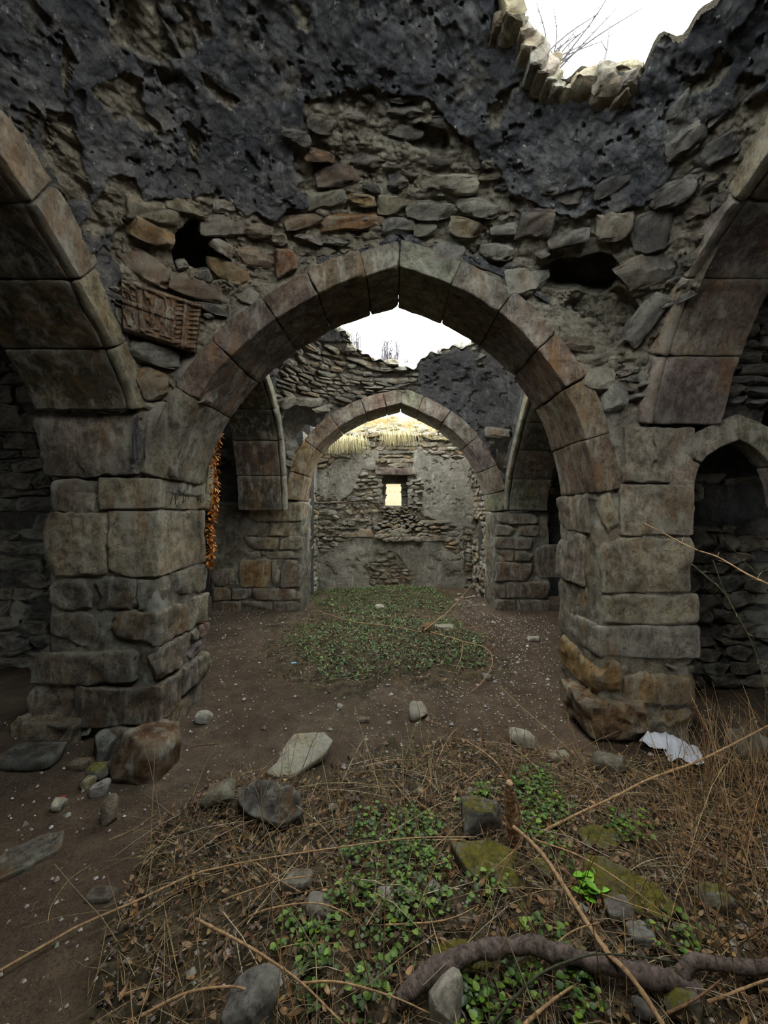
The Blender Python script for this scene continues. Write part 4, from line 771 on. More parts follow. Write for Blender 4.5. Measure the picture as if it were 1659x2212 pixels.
# ---- loose stones lying on the ground, each a thing
def rock(px, py, w, h, col, label, name='rock', cat='stone', mat='stone', flat=1.0, seed=1, rot=0, round_=.3, sink=.12, h3=None, lumps=.06):
    g = G(px, py); k = g[1]/F; W, H = w*k, h*k; D = (h3 or (W+H)/2*flat)
    V, Fs = block((W, D, H), 2000+seed, max(W,H)/13, min(W,H,D)*round_, min(W,H,D)*.05, 9, min(W,H,D)*.42, 20); a = math.radians(rot)
    R3 = np.array([[math.cos(a),0,math.sin(a)],[0,1,0],[-math.sin(a),0,math.cos(a)]]); V = V@R3.T; zmin = V[:,2].min()
    o = link(name, mesh_from(name, V-[0,0,zmin], Fs, M[mat]), loc=(g[0], g[1]+D*(.3 if seed != 13 else .05), g[2]-H*sink), color=col); tag(o, label, cat); return o
W_ = (.62,.62,.58)
rocks = [
 (437,1563,36,24,W_,'chalky white lump on the path right of the left pier','pale',0),(905,1556,40,36,(.56,.52,.46),'round white-topped stone in the middle of the path','pale',0),(1131,1614,52,26,(.58,.56,.48),'pale oblong stone left of the right pier foot','pale',18),
 (352,1612,34,34,(.52,.53,.48),'greenish white stone against the left pier corner','pale',-30),(210,1652,40,68,(.20,.21,.195),'upright grey slate leaning below the left pier','stone',12),(170,1665,46,22,(.36,.20,.07),'flat orange-brown stone below the left pier','stone',-8),
 (203,1690,42,40,(.42,.41,.33),'pale mossy stone just below the grey slate','mossy',-40),(184,1706,26,24,(.42,.38,.20),'small yellowish stone left of the white pointed one','pale',0),(210,1724,32,38,(.50,.50,.48),'small white pointed stone lowest in the cluster by the left pier','pale',10),
 (118,1752,30,26,(.55,.53,.42),'cream angular stone alone on the left path','pale',10),(232,1779,26,54,(.31,.25,.18),'brown upright two-lobed stone on the left path','stone',0),
 (469,1744,70,42,(.38,.35,.26),'tan stone with a hollow, left of the charred lump','stone',-22),(484,1738,30,26,(.45,.46,.42),'small grey stone leaning on the hollow tan stone','pale',0),
 (968,2204,74,92,(.70,.68,.60),'white pitted rock at the bottom in front of the thick branch','pale',8),(540,2235,120,70,(.36,.36,.35),'smooth grey boulder cut by the bottom edge','stone',-30),
 (1325,1668,70,34,(.33,.32,.25),'greyish lump behind the stalks left of the white cloth','stone',6),(1210,1645,42,16,(.45,.42,.34),'flat pale stone between path and right pier','pale',0),
 (640,1928,60,30,(.30,.28,.22),'brown stone under the green leaves near the tall stalks','stone',0),(830,1960,36,30,(.60,.58,.54),'white crumbly lump among bright green leaves','pale',0),(818,1984,26,24,(.58,.50,.42),'small pinkish white stone below the crumbly lump','pale',0),(880,1950,30,26,(.58,.56,.52),'white crumbs of plaster right of the crumbly lump','pale',0),
 (1560,1985,62,50,(.40,.40,.32),'pale lichened rock low in the stalks at the right','mossy',0),(1390,2045,52,34,(.30,.31,.30),'half buried grey stone beside the leaf litter at lower right','stone',0),(1400,2205,50,30,(.38,.38,.37),'small grey stone at the bottom edge lower right','stone',0),
 (1630,1640,80,50,(.27,.255,.22),'large dull stone at the right edge behind the cane','stone',0),(1535,1573,26,18,(.40,.27,.10),'small ochre stone beside the right pier foot','stone',0),
 (1153,1385,24,9,(.50,.48,.42),'small flat white stone on the dirt right of the middle mound','pale',0),(906,1470,14,10,(.56,.54,.50),'small square white stone in front of the middle mound','pale',0),(733,1532,12,10,W_,'white pebble on the brown path above the big slab','pale',0),(787,1560,24,10,(.22,.17,.14),'dark flat stone on the path behind the big slab','stone',0),
 (820,1318,20,12,(.55,.55,.52),'whitish stone on the grass between the inner piers','pale',0),(1050,1470,22,14,(.42,.41,.38),'grey stone at the right front foot of the middle mound','stone',0),(400,1706,12,8,(.34,.31,.27),'tan pebble on the bare path','stone',0),(212,1948,56,14,(.20,.165,.13),'thin flat brown stone bedded in the lower left path','stone',0),
 (720,1755,22,14,(.60,.58,.54),'white chip beside the charred lump','pale',0),(960,1345+16,40,9,(.45,.42,.35),'thin flat stone under the crossed sticks of the middle mound','pale',0),(1180,1900,46,30,(.30,.29,.20),'small mossy stone left of the bright weed','mossy',0),(1100,1925,60,26,(.26,.24,.12),'low mossy stone above the thick branch near the bent white twig','mossy',5),(1345,1995,54,36,(.22,.20,.19),'dark jagged stone under the long mossy slab','stone',-15),(940,1945,40,30,(.42,.42,.38),'pale grey stone left of the flat mossy slab','pale',0),(1480,2205,80,60,(.30,.28,.14),'mossy stone cut by the bottom edge at lower right','mossy',0),(1010,2010,36,30,(.24,.17,.12),'brown cube-like stone above the brown mossy slab','stone',0),(690,1990,60,40,(.30,.27,.25),'flat brown-grey stone under the arching stem','stone',0),(50,1660,120,30,(.19,.18,.16),'low dark stone at the left edge below the pier','stone',0)]
for i, (a, b, ww, hh, c, lb, mt, rot) in enumerate(rocks): rock(a, b, ww, hh, c, lb, mat=mt, seed=i, rot=rot, flat=1.0)
# heaps of chips by the inner right pier
for i in range(34):
    a, b = random.uniform(985,1060), random.uniform(1268,1312); g = G(a, b); s = random.uniform(.03,.10); me, V, Fs = LIB[i % 18]
    o = link('stone_chip', me, color=bagcol((.50,.49,.46))); R3 = Matrix.Rotation(random.uniform(0,6), 4, 'Z')@Matrix.Rotation(random.uniform(-.4,.4), 4, 'X')
    o.matrix_world = Matrix.Translation((g[0], g[1], g[2]+s*.12))@R3@Matrix.Diagonal((s, s*.8, s*.45, 1)); tag(o, 'white stone chip in the spill at the foot of the inner right pier', 'stone chip', 'stone chips by the inner right pier')
rock(300, 1680, 118, 92, (.25,.145,.075), 'rounded earthy brown boulder sunk at the foot of the left pier', 'boulder', 'boulder', 'stone', 1.3, 77, 12, .22, .2)
rock(1050, 1815, 92, 62, (.36,.36,.35), 'square block with a yellow-green moss cap left of the split stump', 'mossy_block', 'stone', 'mossy', 1.1, 78, 0, .12, .1)
def slab_px(name, poly, Y0, y0px, tilt, thick, col, mat, label, cat='stone', amp=.012, seed=1, cuts=3):
    """a flat slab whose outline is given in picture positions, lying on a plane through the ground line that rises away by tilt"""
    g0 = G(sum(q[0] for q in poly)/len(poly), y0px, .01+thick*.35); Y0 = g0[1]; bm = bmesh.new(); t = math.tan(math.radians(tilt)); z0 = EYE-(y0px-1100)*Y0/F
    vs = []
    for a, b in poly:
        # ray (x,1,s)*Y meets z = z0+(Y-Y0)*t
        s = -(b-1100)/F; Y = (z0-EYE-Y0*t)/(s-t); vs.append(bm.verts.new(((a-850)*Y/F, Y, EYE+s*Y)))
    f = bm.faces.new(vs); f.normal_update(); n = f.normal.copy(); n = n if n.z > 0 else -n
    r = bmesh.ops.extrude_face_region(bm, geom=[f]); bmesh.ops.translate(bm, verts=[v for v in r['geom'] if isinstance(v, bmesh.types.BMVert)], vec=-n*thick)
    bmesh.ops.triangulate(bm, faces=bm.faces); bmesh.ops.recalc_face_normals(bm, faces=bm.faces)
    for _ in range(cuts): bmesh.ops.subdivide_edges(bm, edges=[e for e in bm.edges if e.calc_length() > .02], cuts=1, use_grid_fill=True); bmesh.ops.triangulate(bm, faces=bm.faces)
    for _ in range(2): bmesh.ops.smooth_vert(bm, verts=bm.verts, factor=.3, use_axis_x=True, use_axis_y=True, use_axis_z=True)
    P = np.array([v.co for v in bm.verts]); d = fbm(P+seed, 7, 4, seed)*amp*2+fbm(P+seed, 30, 3, seed)*amp*.5
    for v, k in zip(bm.verts, d): v.co += n*float(k)
    me = bpy.data.meshes.new(name); bm.to_mesh(me); bm.free(); me.polygons.foreach_set('use_smooth', np.ones(len(me.polygons), bool)); me.materials.append(M[mat])
    return tag(link(name, me, color=col), label, cat)
slab_px('stone_slab', [(570,1665),(597,1647),(612,1614),(634,1584),(662,1578),(700,1581),(720,1598),(702,1628),(662,1655),(628,1679),(600,1676)], 2.46, 1684, 24, .05, (.60,.56,.40), 'pale', 'large pale cream slab shaped like a fin lying on the path', seed=4, amp=.01)
slab_px('stone_slab', [(970,1818),(1060,1812),(1120,1840),(1110,1885),(1040,1900),(1010,1880)], 1.82, 1900, 20, .06, (.30,.27,.14), 'mossy', 'flat mossy slab below the square block with the moss cap', seed=5)
slab_px('stone_slab', [(1262,1840),(1310,1850),(1400,1900),(1470,1960),(1440,1990),(1360,1960),(1290,1930),(1262,1880)], 1.66, 1990, 14, .07, (.27,.25,.13), 'mossy', 'long mossy slab under the right hand stalks', seed=6)
slab_px('stone_slab', [(1245,1790),(1300,1780),(1350,1800),(1330,1830),(1270,1835)], 1.95, 1835, 10, .04, (.36,.36,.26), 'mossy', 'thin pale green slab right of the split stump', seed=7)
slab_px('stone_slab', [(930,2035),(1000,2022),(1090,2050),(1075,2085),(980,2110),(935,2085)], 1.42, 2110, 12, .05, (.27,.21,.10), 'mossy', 'brown mossy slab behind the thick fallen branch', seed=8)
slab_px('charred_lump', [(512,1700),(560,1680),(625,1690),(650,1720),(655,1762),(600,1785),(540,1765),(515,1735)], 2.18, 1790, 22, .09, (.10,.09,.085), 'stone', 'dark charred lump with a ragged edge beside the tan hollow stone', 'lump', .03, 9)
slab_px('earth_crust', [(20,1830),(90,1800),(140,1790),(130,1830),(60,1870),(0,1900),(-30,1880)], 1.8, 1900, 4, .03, (.20,.18,.15), 'stone', 'grey crusted patch of hard earth at the left edge', 'earth', .012, 10)
# white cloth
cl = [(1380,1612),(1400,1598),(1440,1600),(1475,1612),(1505,1615),(1515,1645),(1522,1665),(1498,1670),(1470,1655),(1445,1650),(1432,1628),(1400,1625)]
def cloth():
    bm = bmesh.new(); vs = []
    for a, b in cl: g = G(a, b, .02); vs.append(bm.verts.new(g))
    bm.faces.new(vs); bmesh.ops.triangulate(bm, faces=bm.faces)
    for _ in range(5): bmesh.ops.subdivide_edges(bm, edges=[e for e in bm.edges if e.calc_length() > .012], cuts=1); bmesh.ops.triangulate(bm, faces=bm.faces)
    bmesh.ops.smooth_vert(bm, verts=bm.verts, factor=.2, use_axis_x=True, use_axis_y=True, use_axis_z=True)
    P = np.array([v.co for v in bm.verts]); q = P@np.array([[.9,-.5,0],[.25,.5,0],[0,0,1]]).T
    d = np.abs(fbm(q*[1,.35,1], 11, 3, 4))*.07+np.abs(fbm(P, 5, 2, 8))*.05+.035*np.exp(-((P[:,0]-P[:,0].mean())/.12)**2)
    for v, k in zip(bm.verts, d): v.co.z += float(k)
    r = bmesh.ops.extrude_face_region(bm, geom=bm.faces[:]); bmesh.ops.translate(bm, verts=[v for v in r['geom'] if isinstance(v, bmesh.types.BMVert)], vec=(0,0,-.004))
    me = bpy.data.meshes.new('crumpled_cloth'); bm.to_mesh(me); bm.free(); me.polygons.foreach_set('use_smooth', np.ones(len(me.polygons), bool)); me.materials.append(M['cloth'])
    tag(link('crumpled_cloth', me), 'crumpled white cloth on the ground in front of the right pier', 'cloth')
cloth()
# small litter
def scrap(name, px, py, s, col, label):
    g = G(px, py); V, Fs = block((s, s*.3, s*.28), 61, s/8, s*.06, s*.02, 2, s*.1); m = simple(name+'_paint', col, .4); o = link(name, mesh_from(name, V, Fs, m), loc=(g[0], g[1], g[2]+s*.12)); o.rotation_euler = (0,.1,.5); tag(o, label, 'litter'); return o
o = scrap('plastic_scrap', 634, 1434, .06, (.25,.62,.85), 'light blue plastic scrap in front of the green mound')
o = scrap('cigarette_butt', 136, 1722, .028, (.6,.03,.03), 'tiny red and white butt on the left path'); me = o.data; me.materials.append(M['pale'])
# ---- named sticks and canes
def stick(name, label, cat, pts, r, mat, taper=.6, Y=None, sides=8, nodes_=0, air=False, seed=3):
    P = [U(p[0], p[1], Y or p[2]) if (Y or air) else G(p[0], p[1], p[2]+r) for p in pts]
    n = max(10, len(P)*9); V, Fs = tube(catmull(P, n*(3 if sides > 10 else 1)), r, sides, taper, .05 if sides > 10 else .13, seed)
    if sides > 10: cc = catmull(P, n*3).repeat(sides, 0); V = V+(V-cc)*(fbm(V*[1,1,1], 16, 3, seed)*.5+fbm(V, 60, 3, seed)*.25+np.maximum(0, fbm(V, 5, 2, seed+3))*.7)[:,None]
    o = tag(link(name, mesh_from(name, V, Fs, M[mat])), label, cat)
    if nodes_:
        Q = catmull(P, nodes_+2); b = Bag()
        for i, q in enumerate(Q[1:-1]):
            d = Q[i+2]-Q[i]; d /= np.linalg.norm(d); s = np.cross(d, (0,0,1)); k = 1 if i % 2 else -1; e = q+(d*.5+s*k+np.array([0,0,.3]))*random.uniform(.04,.09)
            V, Fs = tube([q, (q+e)/2+[0,0,.006], e], r*.35, 4, .5); b.add(V, Fs, (.45,.3,.15))
        b.emit('side_shoot', M['straw'], o, kind='stuff')
    return o
stick('fallen_stick', 'long straight tan stick running from the split stump down to the bottom edge', 'stick', [(1108,1785,.20),(1150,1822,.17),(1188,1868,.14),(1250,1965,.10),(1310,2055,.10),(1345,2090,.11),(1385,2140,.09),(1445,2235,.06)], .0085, 'tan', .9)
stick('cane', 'long reddish diagonal cane with dark buds crossing below the white cloth', 'cane', [(1170,1797,.04),(1250,1757,.10),(1330,1720,.16),(1400,1684,.22),(1500,1647,.28),(1570,1614,.34),(1680,1556,.42)], .0062, 'tan', .7, nodes_=7)
stick('thick_branch', 'thick grey-barked crooked branch lying across the bottom right', 'branch', [(862,2165,.03),(900,2125,.05),(950,2090,.06),(1010,2062,.08),(1080,2045,.09),(1150,2045,.08),(1230,2062,.06),(1330,2092,.05),(1400,2110,.04),(1470,2130,.03),(1510,2145,.01)], .024, 'bark', 1.0, sides=14)
tb = [o for o in C.objects if o.name == 'thick_branch'][0]; V, Fs = tube(catmull([G(*q) for q in [(1455,2138,.03),(1470,2118,.06),(1482,2090,.09),(1505,2076,.10),(1560,2084,.09),(1620,2090,.09),(1700,2085,.08)]], 54), .021, 14, .9, .12, 5); link('side_limb', mesh_from('side_limb', V, Fs, M['bark']), tb)
S1_ = stick('split_stump', 'dead split stump standing upright at the top of the long stick', 'stump', [(1112,1812,.0),(1110,1790,.06),(1106,1750,.16),(1102,1715,.25),(1100,1690,.31)], .034, 'wood', .5, sides=14)
for pts, r in (([(1100,1690,.31),(1099,1650,.40),(1103,1590,.52)], .006),([(1101,1695,.30),(1085,1668,.36),(1060,1636,.42),(1000,1595,.40)], .0065)):
    P = [G(*p) for p in pts]; V, Fs = tube(catmull(P, 26), r, 7, .35, .1, 4); link('shoot', mesh_from('shoot', V, Fs, M['tan']), S1_)
for i in range(7):
    P = [G(1108+random.uniform(-9,9), 1805, .0), G(1106+random.uniform(-14,14), 1750, .14), G(1101+random.uniform(-5,5), 1695, .28)]; V, Fs = tube(catmull(P, 14), .012, 6, .35, .25, i); link('splinter', mesh_from('splinter', V, Fs, M['wood']), S1_)
ST = [
 ('long thin tan cane crossing the whole left foreground', [(-20,2108,.02),(100,2040,.03),(177,1997,.04),(295,1946,.05),(415,1890,.06),(480,1873,.07),(575,1854,.08),(742,1829,.08),(894,1810,.08),(1030,1808,.06)], .0052, 'tan'),
 ('straight orange-tan stalk slanting down to the bottom centre', [(423,1985,.16),(525,2038,.15),(597,2083,.14),(658,2129,.12),(742,2212,.08)], .0050, 'tan'),
 ('bent pale cane entering at the bottom left', [(300,2197,.04),(398,2147,.08),(480,2132,.10),(530,2137,.10),(595,2170,.06)], .0050, 'tan'),
 ('thin tan cane ending left of the thick branch', [(640,2125,.08),(704,2120,.10),(761,2127,.10),(856,2156,.08),(947,2198,.03)], .0040, 'tan'),
 ('arching tan stem over the green leaves left of centre', [(508,2006,.04),(552,1973,.10),(628,1954,.14),(689,1952,.14),(742,1970,.12),(782,2000,.06),(800,2040,.02)], .0035, 'tan'),
 ('pale doubled stalk above the arching stem', [(476,1947,.04),(525,1928,.06),(613,1900,.08),(673,1892,.09)], .0038, 'tan'),
 ('short tan stalk crossing the doubled stalk', [(552,1863,.08),(597,1897,.06),(651,1928,.04)], .0032, 'tan'),
 ('pale twig beside the white crumbly lumps', [(833,1998,.04),(932,1992,.06),(985,1980,.08),(1035,1955,.09)], .0036, 'tan'),
 ('tan cane running from the stump over the long mossy slab', [(1150,1812,.08),(1254,1850,.10),(1357,1914,.10),(1453,1989,.06)], .0038, 'tan'),
 ('dark stick with tan end at the bottom edge under the thick branch', [(1130,2216,.04),(1190,2164,.06),(1238,2130,.08)], .0058, 'tan'),
 ('dark green bramble arching over the lower right', [(1060,2216,.05),(1111,2156,.10),(1167,2104,.14),(1238,2073,.15),(1294,2061,.14),(1370,2065,.10),(1457,2077,.06)], .0042, 'green_stem'),
 ('tan stick reaching the right edge below the thick barked branch', [(1528,2165,.04),(1570,2150,.06),(1620,2130,.09),(1690,2105,.12)], .0055, 'tan'),
 ('brown twig rising below the right end of the thick branch', [(1440,2190,.04),(1500,2160,.08),(1560,2115,.12)], .0045, 'brown'),
 ('thin branch crossing the long stick near its middle', [(1160,2080,.03),(1200,2040,.08),(1240,2010,.12),(1295,1992,.14)], .0036, 'tan'),
 ('white bent twig left of the long stick', [(1055,1893,.04),(1075,1870,.08),(1127,1828,.12),(1150,1850,.10),(1185,1858,.06)], .0028, 'tan'),
 ('curved pale runner above the square mossy block', [(840,1680,.06),(868,1712,.06),(890,1740,.05),(905,1790,.03)], .0032, 'tan'),
 ('looping pale runner behind the square mossy block', [(935,1785,.04),(925,1750,.08),(900,1725,.08),(930,1690,.12),(925,1640,.18)], .003, 'tan'),
 ('twig lying on the path behind the fin-shaped slab', [(470,1606,.0),(430,1610,.0),(400,1618,.0)], .004, 'brown'),
 ('curved thin root trailing across the path to the stump', [(925,1558,.01),(960,1570,.02),(1010,1592,.03),(1050,1625,.06)], .0045, 'brown'),
 ('pale straight straw on the left path', [(235,1815,.01),(290,1790,.01),(340,1755,.01)], .0022, 'tan'),
 ('fine curved straw on the empty left path', [(103,1995,.01),(112,1955,.01),(150,1900,.01),(200,1866,.01)], .0016, 'tan'),
 ('stick pointing up from the middle mound to the inner right pier', [(915,1362,.05),(935,1347,.10),(973,1316,.20),(1020,1262,.34)], .008, 'tan'),
 ('long stick lying left over the middle mound', [(688,1320,.05),(759,1342,.07),(848,1353,.07),(912,1366,.06)], .007, 'tan'),
 ('long stick lying right from the middle mound', [(905,1372,.05),(960,1364,.07),(1022,1356,.08),(1116,1342,.12),(1160,1322,.16)], .006, 'brown'),
 ('hooked runner curling down right of the middle mound', [(930,1365,.06),(1000,1385,.12),(1049,1400,.14),(1064,1429,.10),(1044,1470,.05),(1018,1494,.01)], .006, 'tan'),
 ('small crooked twig inside the hooked runner', [(1000,1387,.10),(996,1420,.06),(985,1445,.02)], .005, 'tan')]
for i, (lb, pts, r, mt) in enumerate(ST): stick('twig', lb, 'twig', pts, r, mt, .5, seed=i)
b = rock(921, 1366, 24, 26, (.22,.12,.06), 'short broken log end on the middle mound where the sticks cross', 'log_piece', 'log', 'stone', .9, 79, 10, .3)
UP = [('tall thin upright stalk left of centre, rising beside the charred lump', 1.36, [(643,2230),(622,2150),(606,2080),(590,1990),(582,1900),(570,1800),(563,1690),(562,1660)], .0026),
 ('tall dark upright stalk through the bright green leaves', 1.34, [(827,2230),(828,2100),(830,2000),(836,1850),(838,1700)], .0024),
 ('leaning stalk just left of the tall dark upright one', 1.33, [(822,2230),(795,2110),(764,1988),(745,1867),(700,1790),(640,1740)], .0027),
 ('thin stalk rising past the round white-topped stone', 2.0, [(955,1780),(952,1700),(935,1640),(915,1590),(905,1535),(895,1510),(850,1455)], .0026)]
for lb, Y, pts, r in UP: stick('dry_stalk', lb, 'stalk', pts, r, 'tan', .5, Y=Y)
BR = [('bramble cane with yellow tip arching in from the right edge across the right pier', [(1700,1285,1.62),(1659,1262,1.70),(1610,1238,1.8),(1550,1203,1.92),(1500,1186,2.02),(1445,1158,2.14),(1388,1128,2.28)], .0050, 'tan'),
 ('dark bramble shoot hanging in front of the small low arch', [(1490,1215,2.05),(1525,1245,2.0),(1562,1278,1.95),(1590,1325,1.9),(1625,1390,1.85),(1650,1470,1.8),(1664,1580,1.75)], .0042, 'green_stem'),
 ('thinner bramble shoot crossing the hanging one', [(1560,1160,1.9),(1600,1205,1.9),(1640,1245,1.85),(1690,1300,1.8)], .0026, 'green_stem'),
 ('fine bramble stem forking down at the right edge', [(1540,1210,2.0),(1565,1275,1.95),(1600,1345,1.9),(1660,1440,1.85)], .0026, 'green_stem')]
for i, (lb, pts, r, mt) in enumerate(BR): stick('bramble', lb, 'bramble', pts, r, mt, .45, nodes_=7, seed=i+9, air=True)
# ---- hanging orange plant under the near arch
pts = [(474,930,3.52),(468,960,3.54),(463,1010,3.55),(464,1060,3.55),(460,1100,3.55),(454,1150,3.55),(457,1190,3.55),(455,1225,3.55),(452,1262,3.55)]
gp = catmull([U(*p) for p in pts], 90); A = thing('hanging_dried_plant', 'strand of orange dried leaves hanging beside the left pier under the near arch', 'plant', (0,0,0))
V, Fs = tube(gp, .004, 5, .5); link('stem', mesh_from('stem', V, Fs, M['brown']), A); b = Bag()
for i in range(620):
    t = random.random()**.9; q = gp[int(t*78)]; wd = .035*(1-.55*abs(t-.45)); a = random.uniform(0,6.3); d = np.array([math.cos(a), math.sin(a)*.8, random.uniform(-1.6,.1)])
    leaf(b, q+np.array([random.uniform(-wd,wd), random.uniform(-.02,.02), 0]), d, random.uniform(.02,.05), random.uniform(.010,.024), bagcol((.62,.24,.035), .45), curl=random.uniform(-.6,.6))
b.emit('dried_leaves', M['leaf'], A, kind='stuff')
# ---- ground cover, nobody could count it
b = Bag()
for p in scatter([[(0,1500),(440,1330),(650,1320),(1100,1320),(1659,1500),(1659,2300),(0,2300)]], 4200)+scatter([[(960,1300),(1200,1340),(1200,1480),(1080,1480),(950,1330)],[(820,1480),(1200,1480),(1250,1640),(1100,1760),(700,1700)]], 2200)+scatter([tangle], 1800):
    s = random.uniform(.003,.011)*(1 if random.random() < .96 else 2.2); V = np.array([(1,0,0),(0,1,0),(-1,0,0),(0,-1,0),(0,0,.9),(0,0,-.5)], float)*s*np.random.default_rng(int(p[0]*1e5)%9999).uniform(.6,1.3,(6,1))
    b.add(V+p+[0,0,s*.3], [(0,1,4),(1,2,4),(2,3,4),(3,0,4),(1,0,5),(2,1,5),(3,2,5),(0,3,5)], bagcol(random.choice([(.58,.56,.52),(.42,.38,.33),(.30,.24,.19),(.20,.14,.10),(.5,.46,.4)])))
tag(b.emit('gravel', M['leaf'], smooth=False), 'pale chips and grit strewn over the brown earth floor', 'gravel', kind='stuff')
def straw(bag, p, L, r, col, lift=.03, vertical=0, sides=3):
    a = random.uniform(0, 6.3); d = np.array([math.cos(a), math.sin(a), 0])
    if vertical: d = np.array([random.gauss(0,.35), random.gauss(0,.35), vertical])
    s = np.cross(d, [0,0,1]); c = random.uniform(-.25,.25); q = p+np.array([0,0,random.uniform(.0,lift)])
    pts = [q, q+d*L*.35+s*c*L*.2+[0,0,random.uniform(0,.02)], q+d*L*.7+s*c*L*.5+[0,0,random.uniform(-.005,.02)], q+d*L+s*c*L]
    V, Fs = tube(pts, r, sides, .45, cap=False); bag.add(V, Fs, col)
SC = [(.36,.26,.12),(.24,.15,.07),(.42,.33,.18),(.14,.085,.04),(.28,.17,.07)]
b = Bag()
for p in scatter([tangle], 4300): straw(b, p, random.uniform(.05,.22), random.uniform(.0007,.0018), bagcol(random.choice(SC), .4), .05)
for p in scatter([tangle], 400): straw(b, p, random.uniform(.12,.5), random.uniform(.0011,.0024), bagcol(random.choice([(.55,.42,.22),(.52,.36,.17),(.66,.56,.38),(.40,.24,.10)]), .25), .07)
for p in scatter([mound2, mound3], 1100): straw(b, p, random.uniform(.08,.3), random.uniform(.001,.0022), bagcol(random.choice(SC), .3), .04)
for p in scatter([[(100,1600),(600,1350),(1200,1400),(1300,1600),(600,2100),(0,2200)]], 420): straw(b, p, random.uniform(.03,.14), random.uniform(.0007,.0014), bagcol(random.choice(SC), .3), .005)
tag(b.emit('dry_straw', M['straw']), 'tangled dry straw and fine stalks matted over the ground', 'straw', kind='stuff')
b = Bag()
RT = [(1500,1640),(1659,1600),(1800,1700),(1800,2300),(1560,2300),(1480,1960),(1430,1760)]
for p in scatter([tangle], 230)+scatter([RT], 330): straw(b, p, random.uniform(.15,.48), random.uniform(.0010,.0028), bagcol(random.choice([(.60,.47,.26),(.52,.34,.15),(.36,.20,.09),(.44,.27,.11)]), .3), .01, 1.0)
for p in scatter([mound2, mound3, [(640,1270),(780,1240),(700,1330)]], 260): straw(b, p, random.uniform(.1,.3), random.uniform(.0012,.0025), bagcol(random.choice(SC), .3), .01, 1.0)
tag(b.emit('standing_stalks', M['straw']), 'thin dry stalks standing up through the straw', 'stalks', kind='stuff')
b = Bag()
for p in scatter([tangle], 5200)+scatter([mound2], 1500)+scatter([RT], 900):
    a = random.uniform(0,6.3); leaf(b, p+[0,0,random.uniform(0,.04)], (math.cos(a), math.sin(a), random.uniform(-.3,.9)), random.uniform(.012,.045), random.uniform(.006,.022), bagcol(random.choice([(.16,.085,.04),(.10,.06,.035),(.26,.14,.05),(.07,.05,.03),(.34,.20,.08)]), .35), curl=random.uniform(-.9,.9))
tag(b.emit('dead_leaves', M['leaf']), 'curled brown dead leaves among the straw', 'leaves', kind='stuff')
GP = [[(640,2212),(640,2080),(690,1960),(760,1900),(900,1760),(960,1830),(960,1960),(900,2060),(850,2130),(860,2212)],[(720,1900),(770,1800),(830,1760),(950,1770),(940,1870),(830,1950)],[(1120,1830),(1130,1700),(1210,1690),(1240,1790),(1180,1820)],[(985,1870),(1080,1930),(1070,1990),(1000,1975)],
      [(1000,2110),(1260,2090),(1260,2212),(1000,2212)],[(1130,1990),(1220,1990),(1240,2050),(1150,2050)],[(1190,1830),(1240,1850),(1250,1900),(1210,1900)],[(1400,2010),(1500,2010),(1500,2070),(1400,2060)],[(610,1990),(700,1990),(680,2100),(600,2080)],[(970,1710),(1040,1700),(1050,1750),(980,1760)],[(1300,1760),(1370,1760),(1370,1820),(1310,1820)]]
b = Bag()
for p in [q+np.array([random.gauss(0,.028),random.gauss(0,.028),0]) for q in scatter(GP, 330) for _ in range(random.randint(3,14))]:
    a = random.uniform(0,6.3); L = random.uniform(.010,.028); leaf(b, p+[0,0,random.uniform(.01,.07)], (math.cos(a), math.sin(a), random.uniform(-.2,.5)), L, L*random.uniform(.75,1.0), bagcol(random.choice([(.055,.125,.008),(.085,.18,.01),(.03,.07,.006),(.14,.24,.015)]), .35), curl=random.uniform(-.1,.4), heart=True)
tag(b.emit('ground_ivy', M['leaf']), 'low green round-leaved plants spreading through the straw in front', 'ground cover', kind='stuff')
b = Bag()
for p in scatter([[(1262,1920),(1300,1930),(1295,1985),(1260,1960)]], 16):
    a = random.uniform(0,6.3); leaf(b, p+[0,0,random.uniform(.02,.07)], (math.cos(a), math.sin(a)-.5, .3), .05, .03, bagcol((.20,.50,.02), .2), curl=.2)
tag(b.emit('bright_weed', M['leaf']), 'bright yellow-green leafy weed beside the long mossy slab', 'weed')
b = Bag()
m2g = [[(630,1400),(640,1360),(760,1335),(960,1345),(1040,1370),(1050,1440),(990,1455),(700,1470)],[(670,1300),(700,1265),(800,1250),(900,1255),(970,1290),(960,1325),(700,1330)]]
for p in scatter(m2g, 6500):
    a = random.uniform(0,6.3); L = random.uniform(.02,.06); leaf(b, p+[0,0,random.uniform(0,.03)], (math.cos(a), math.sin(a), random.uniform(.1,1.4)), L, L*random.uniform(.2,.5), bagcol(random.choice([(.05,.14,.02),(.08,.20,.03),(.04,.10,.015),(.14,.20,.04)]), .35), curl=random.uniform(0,.5))
tag(b.emit('mound_grass', M['leaf']), 'short green grass and moss on the mounds inside the second and third bay', 'grass', kind='stuff')
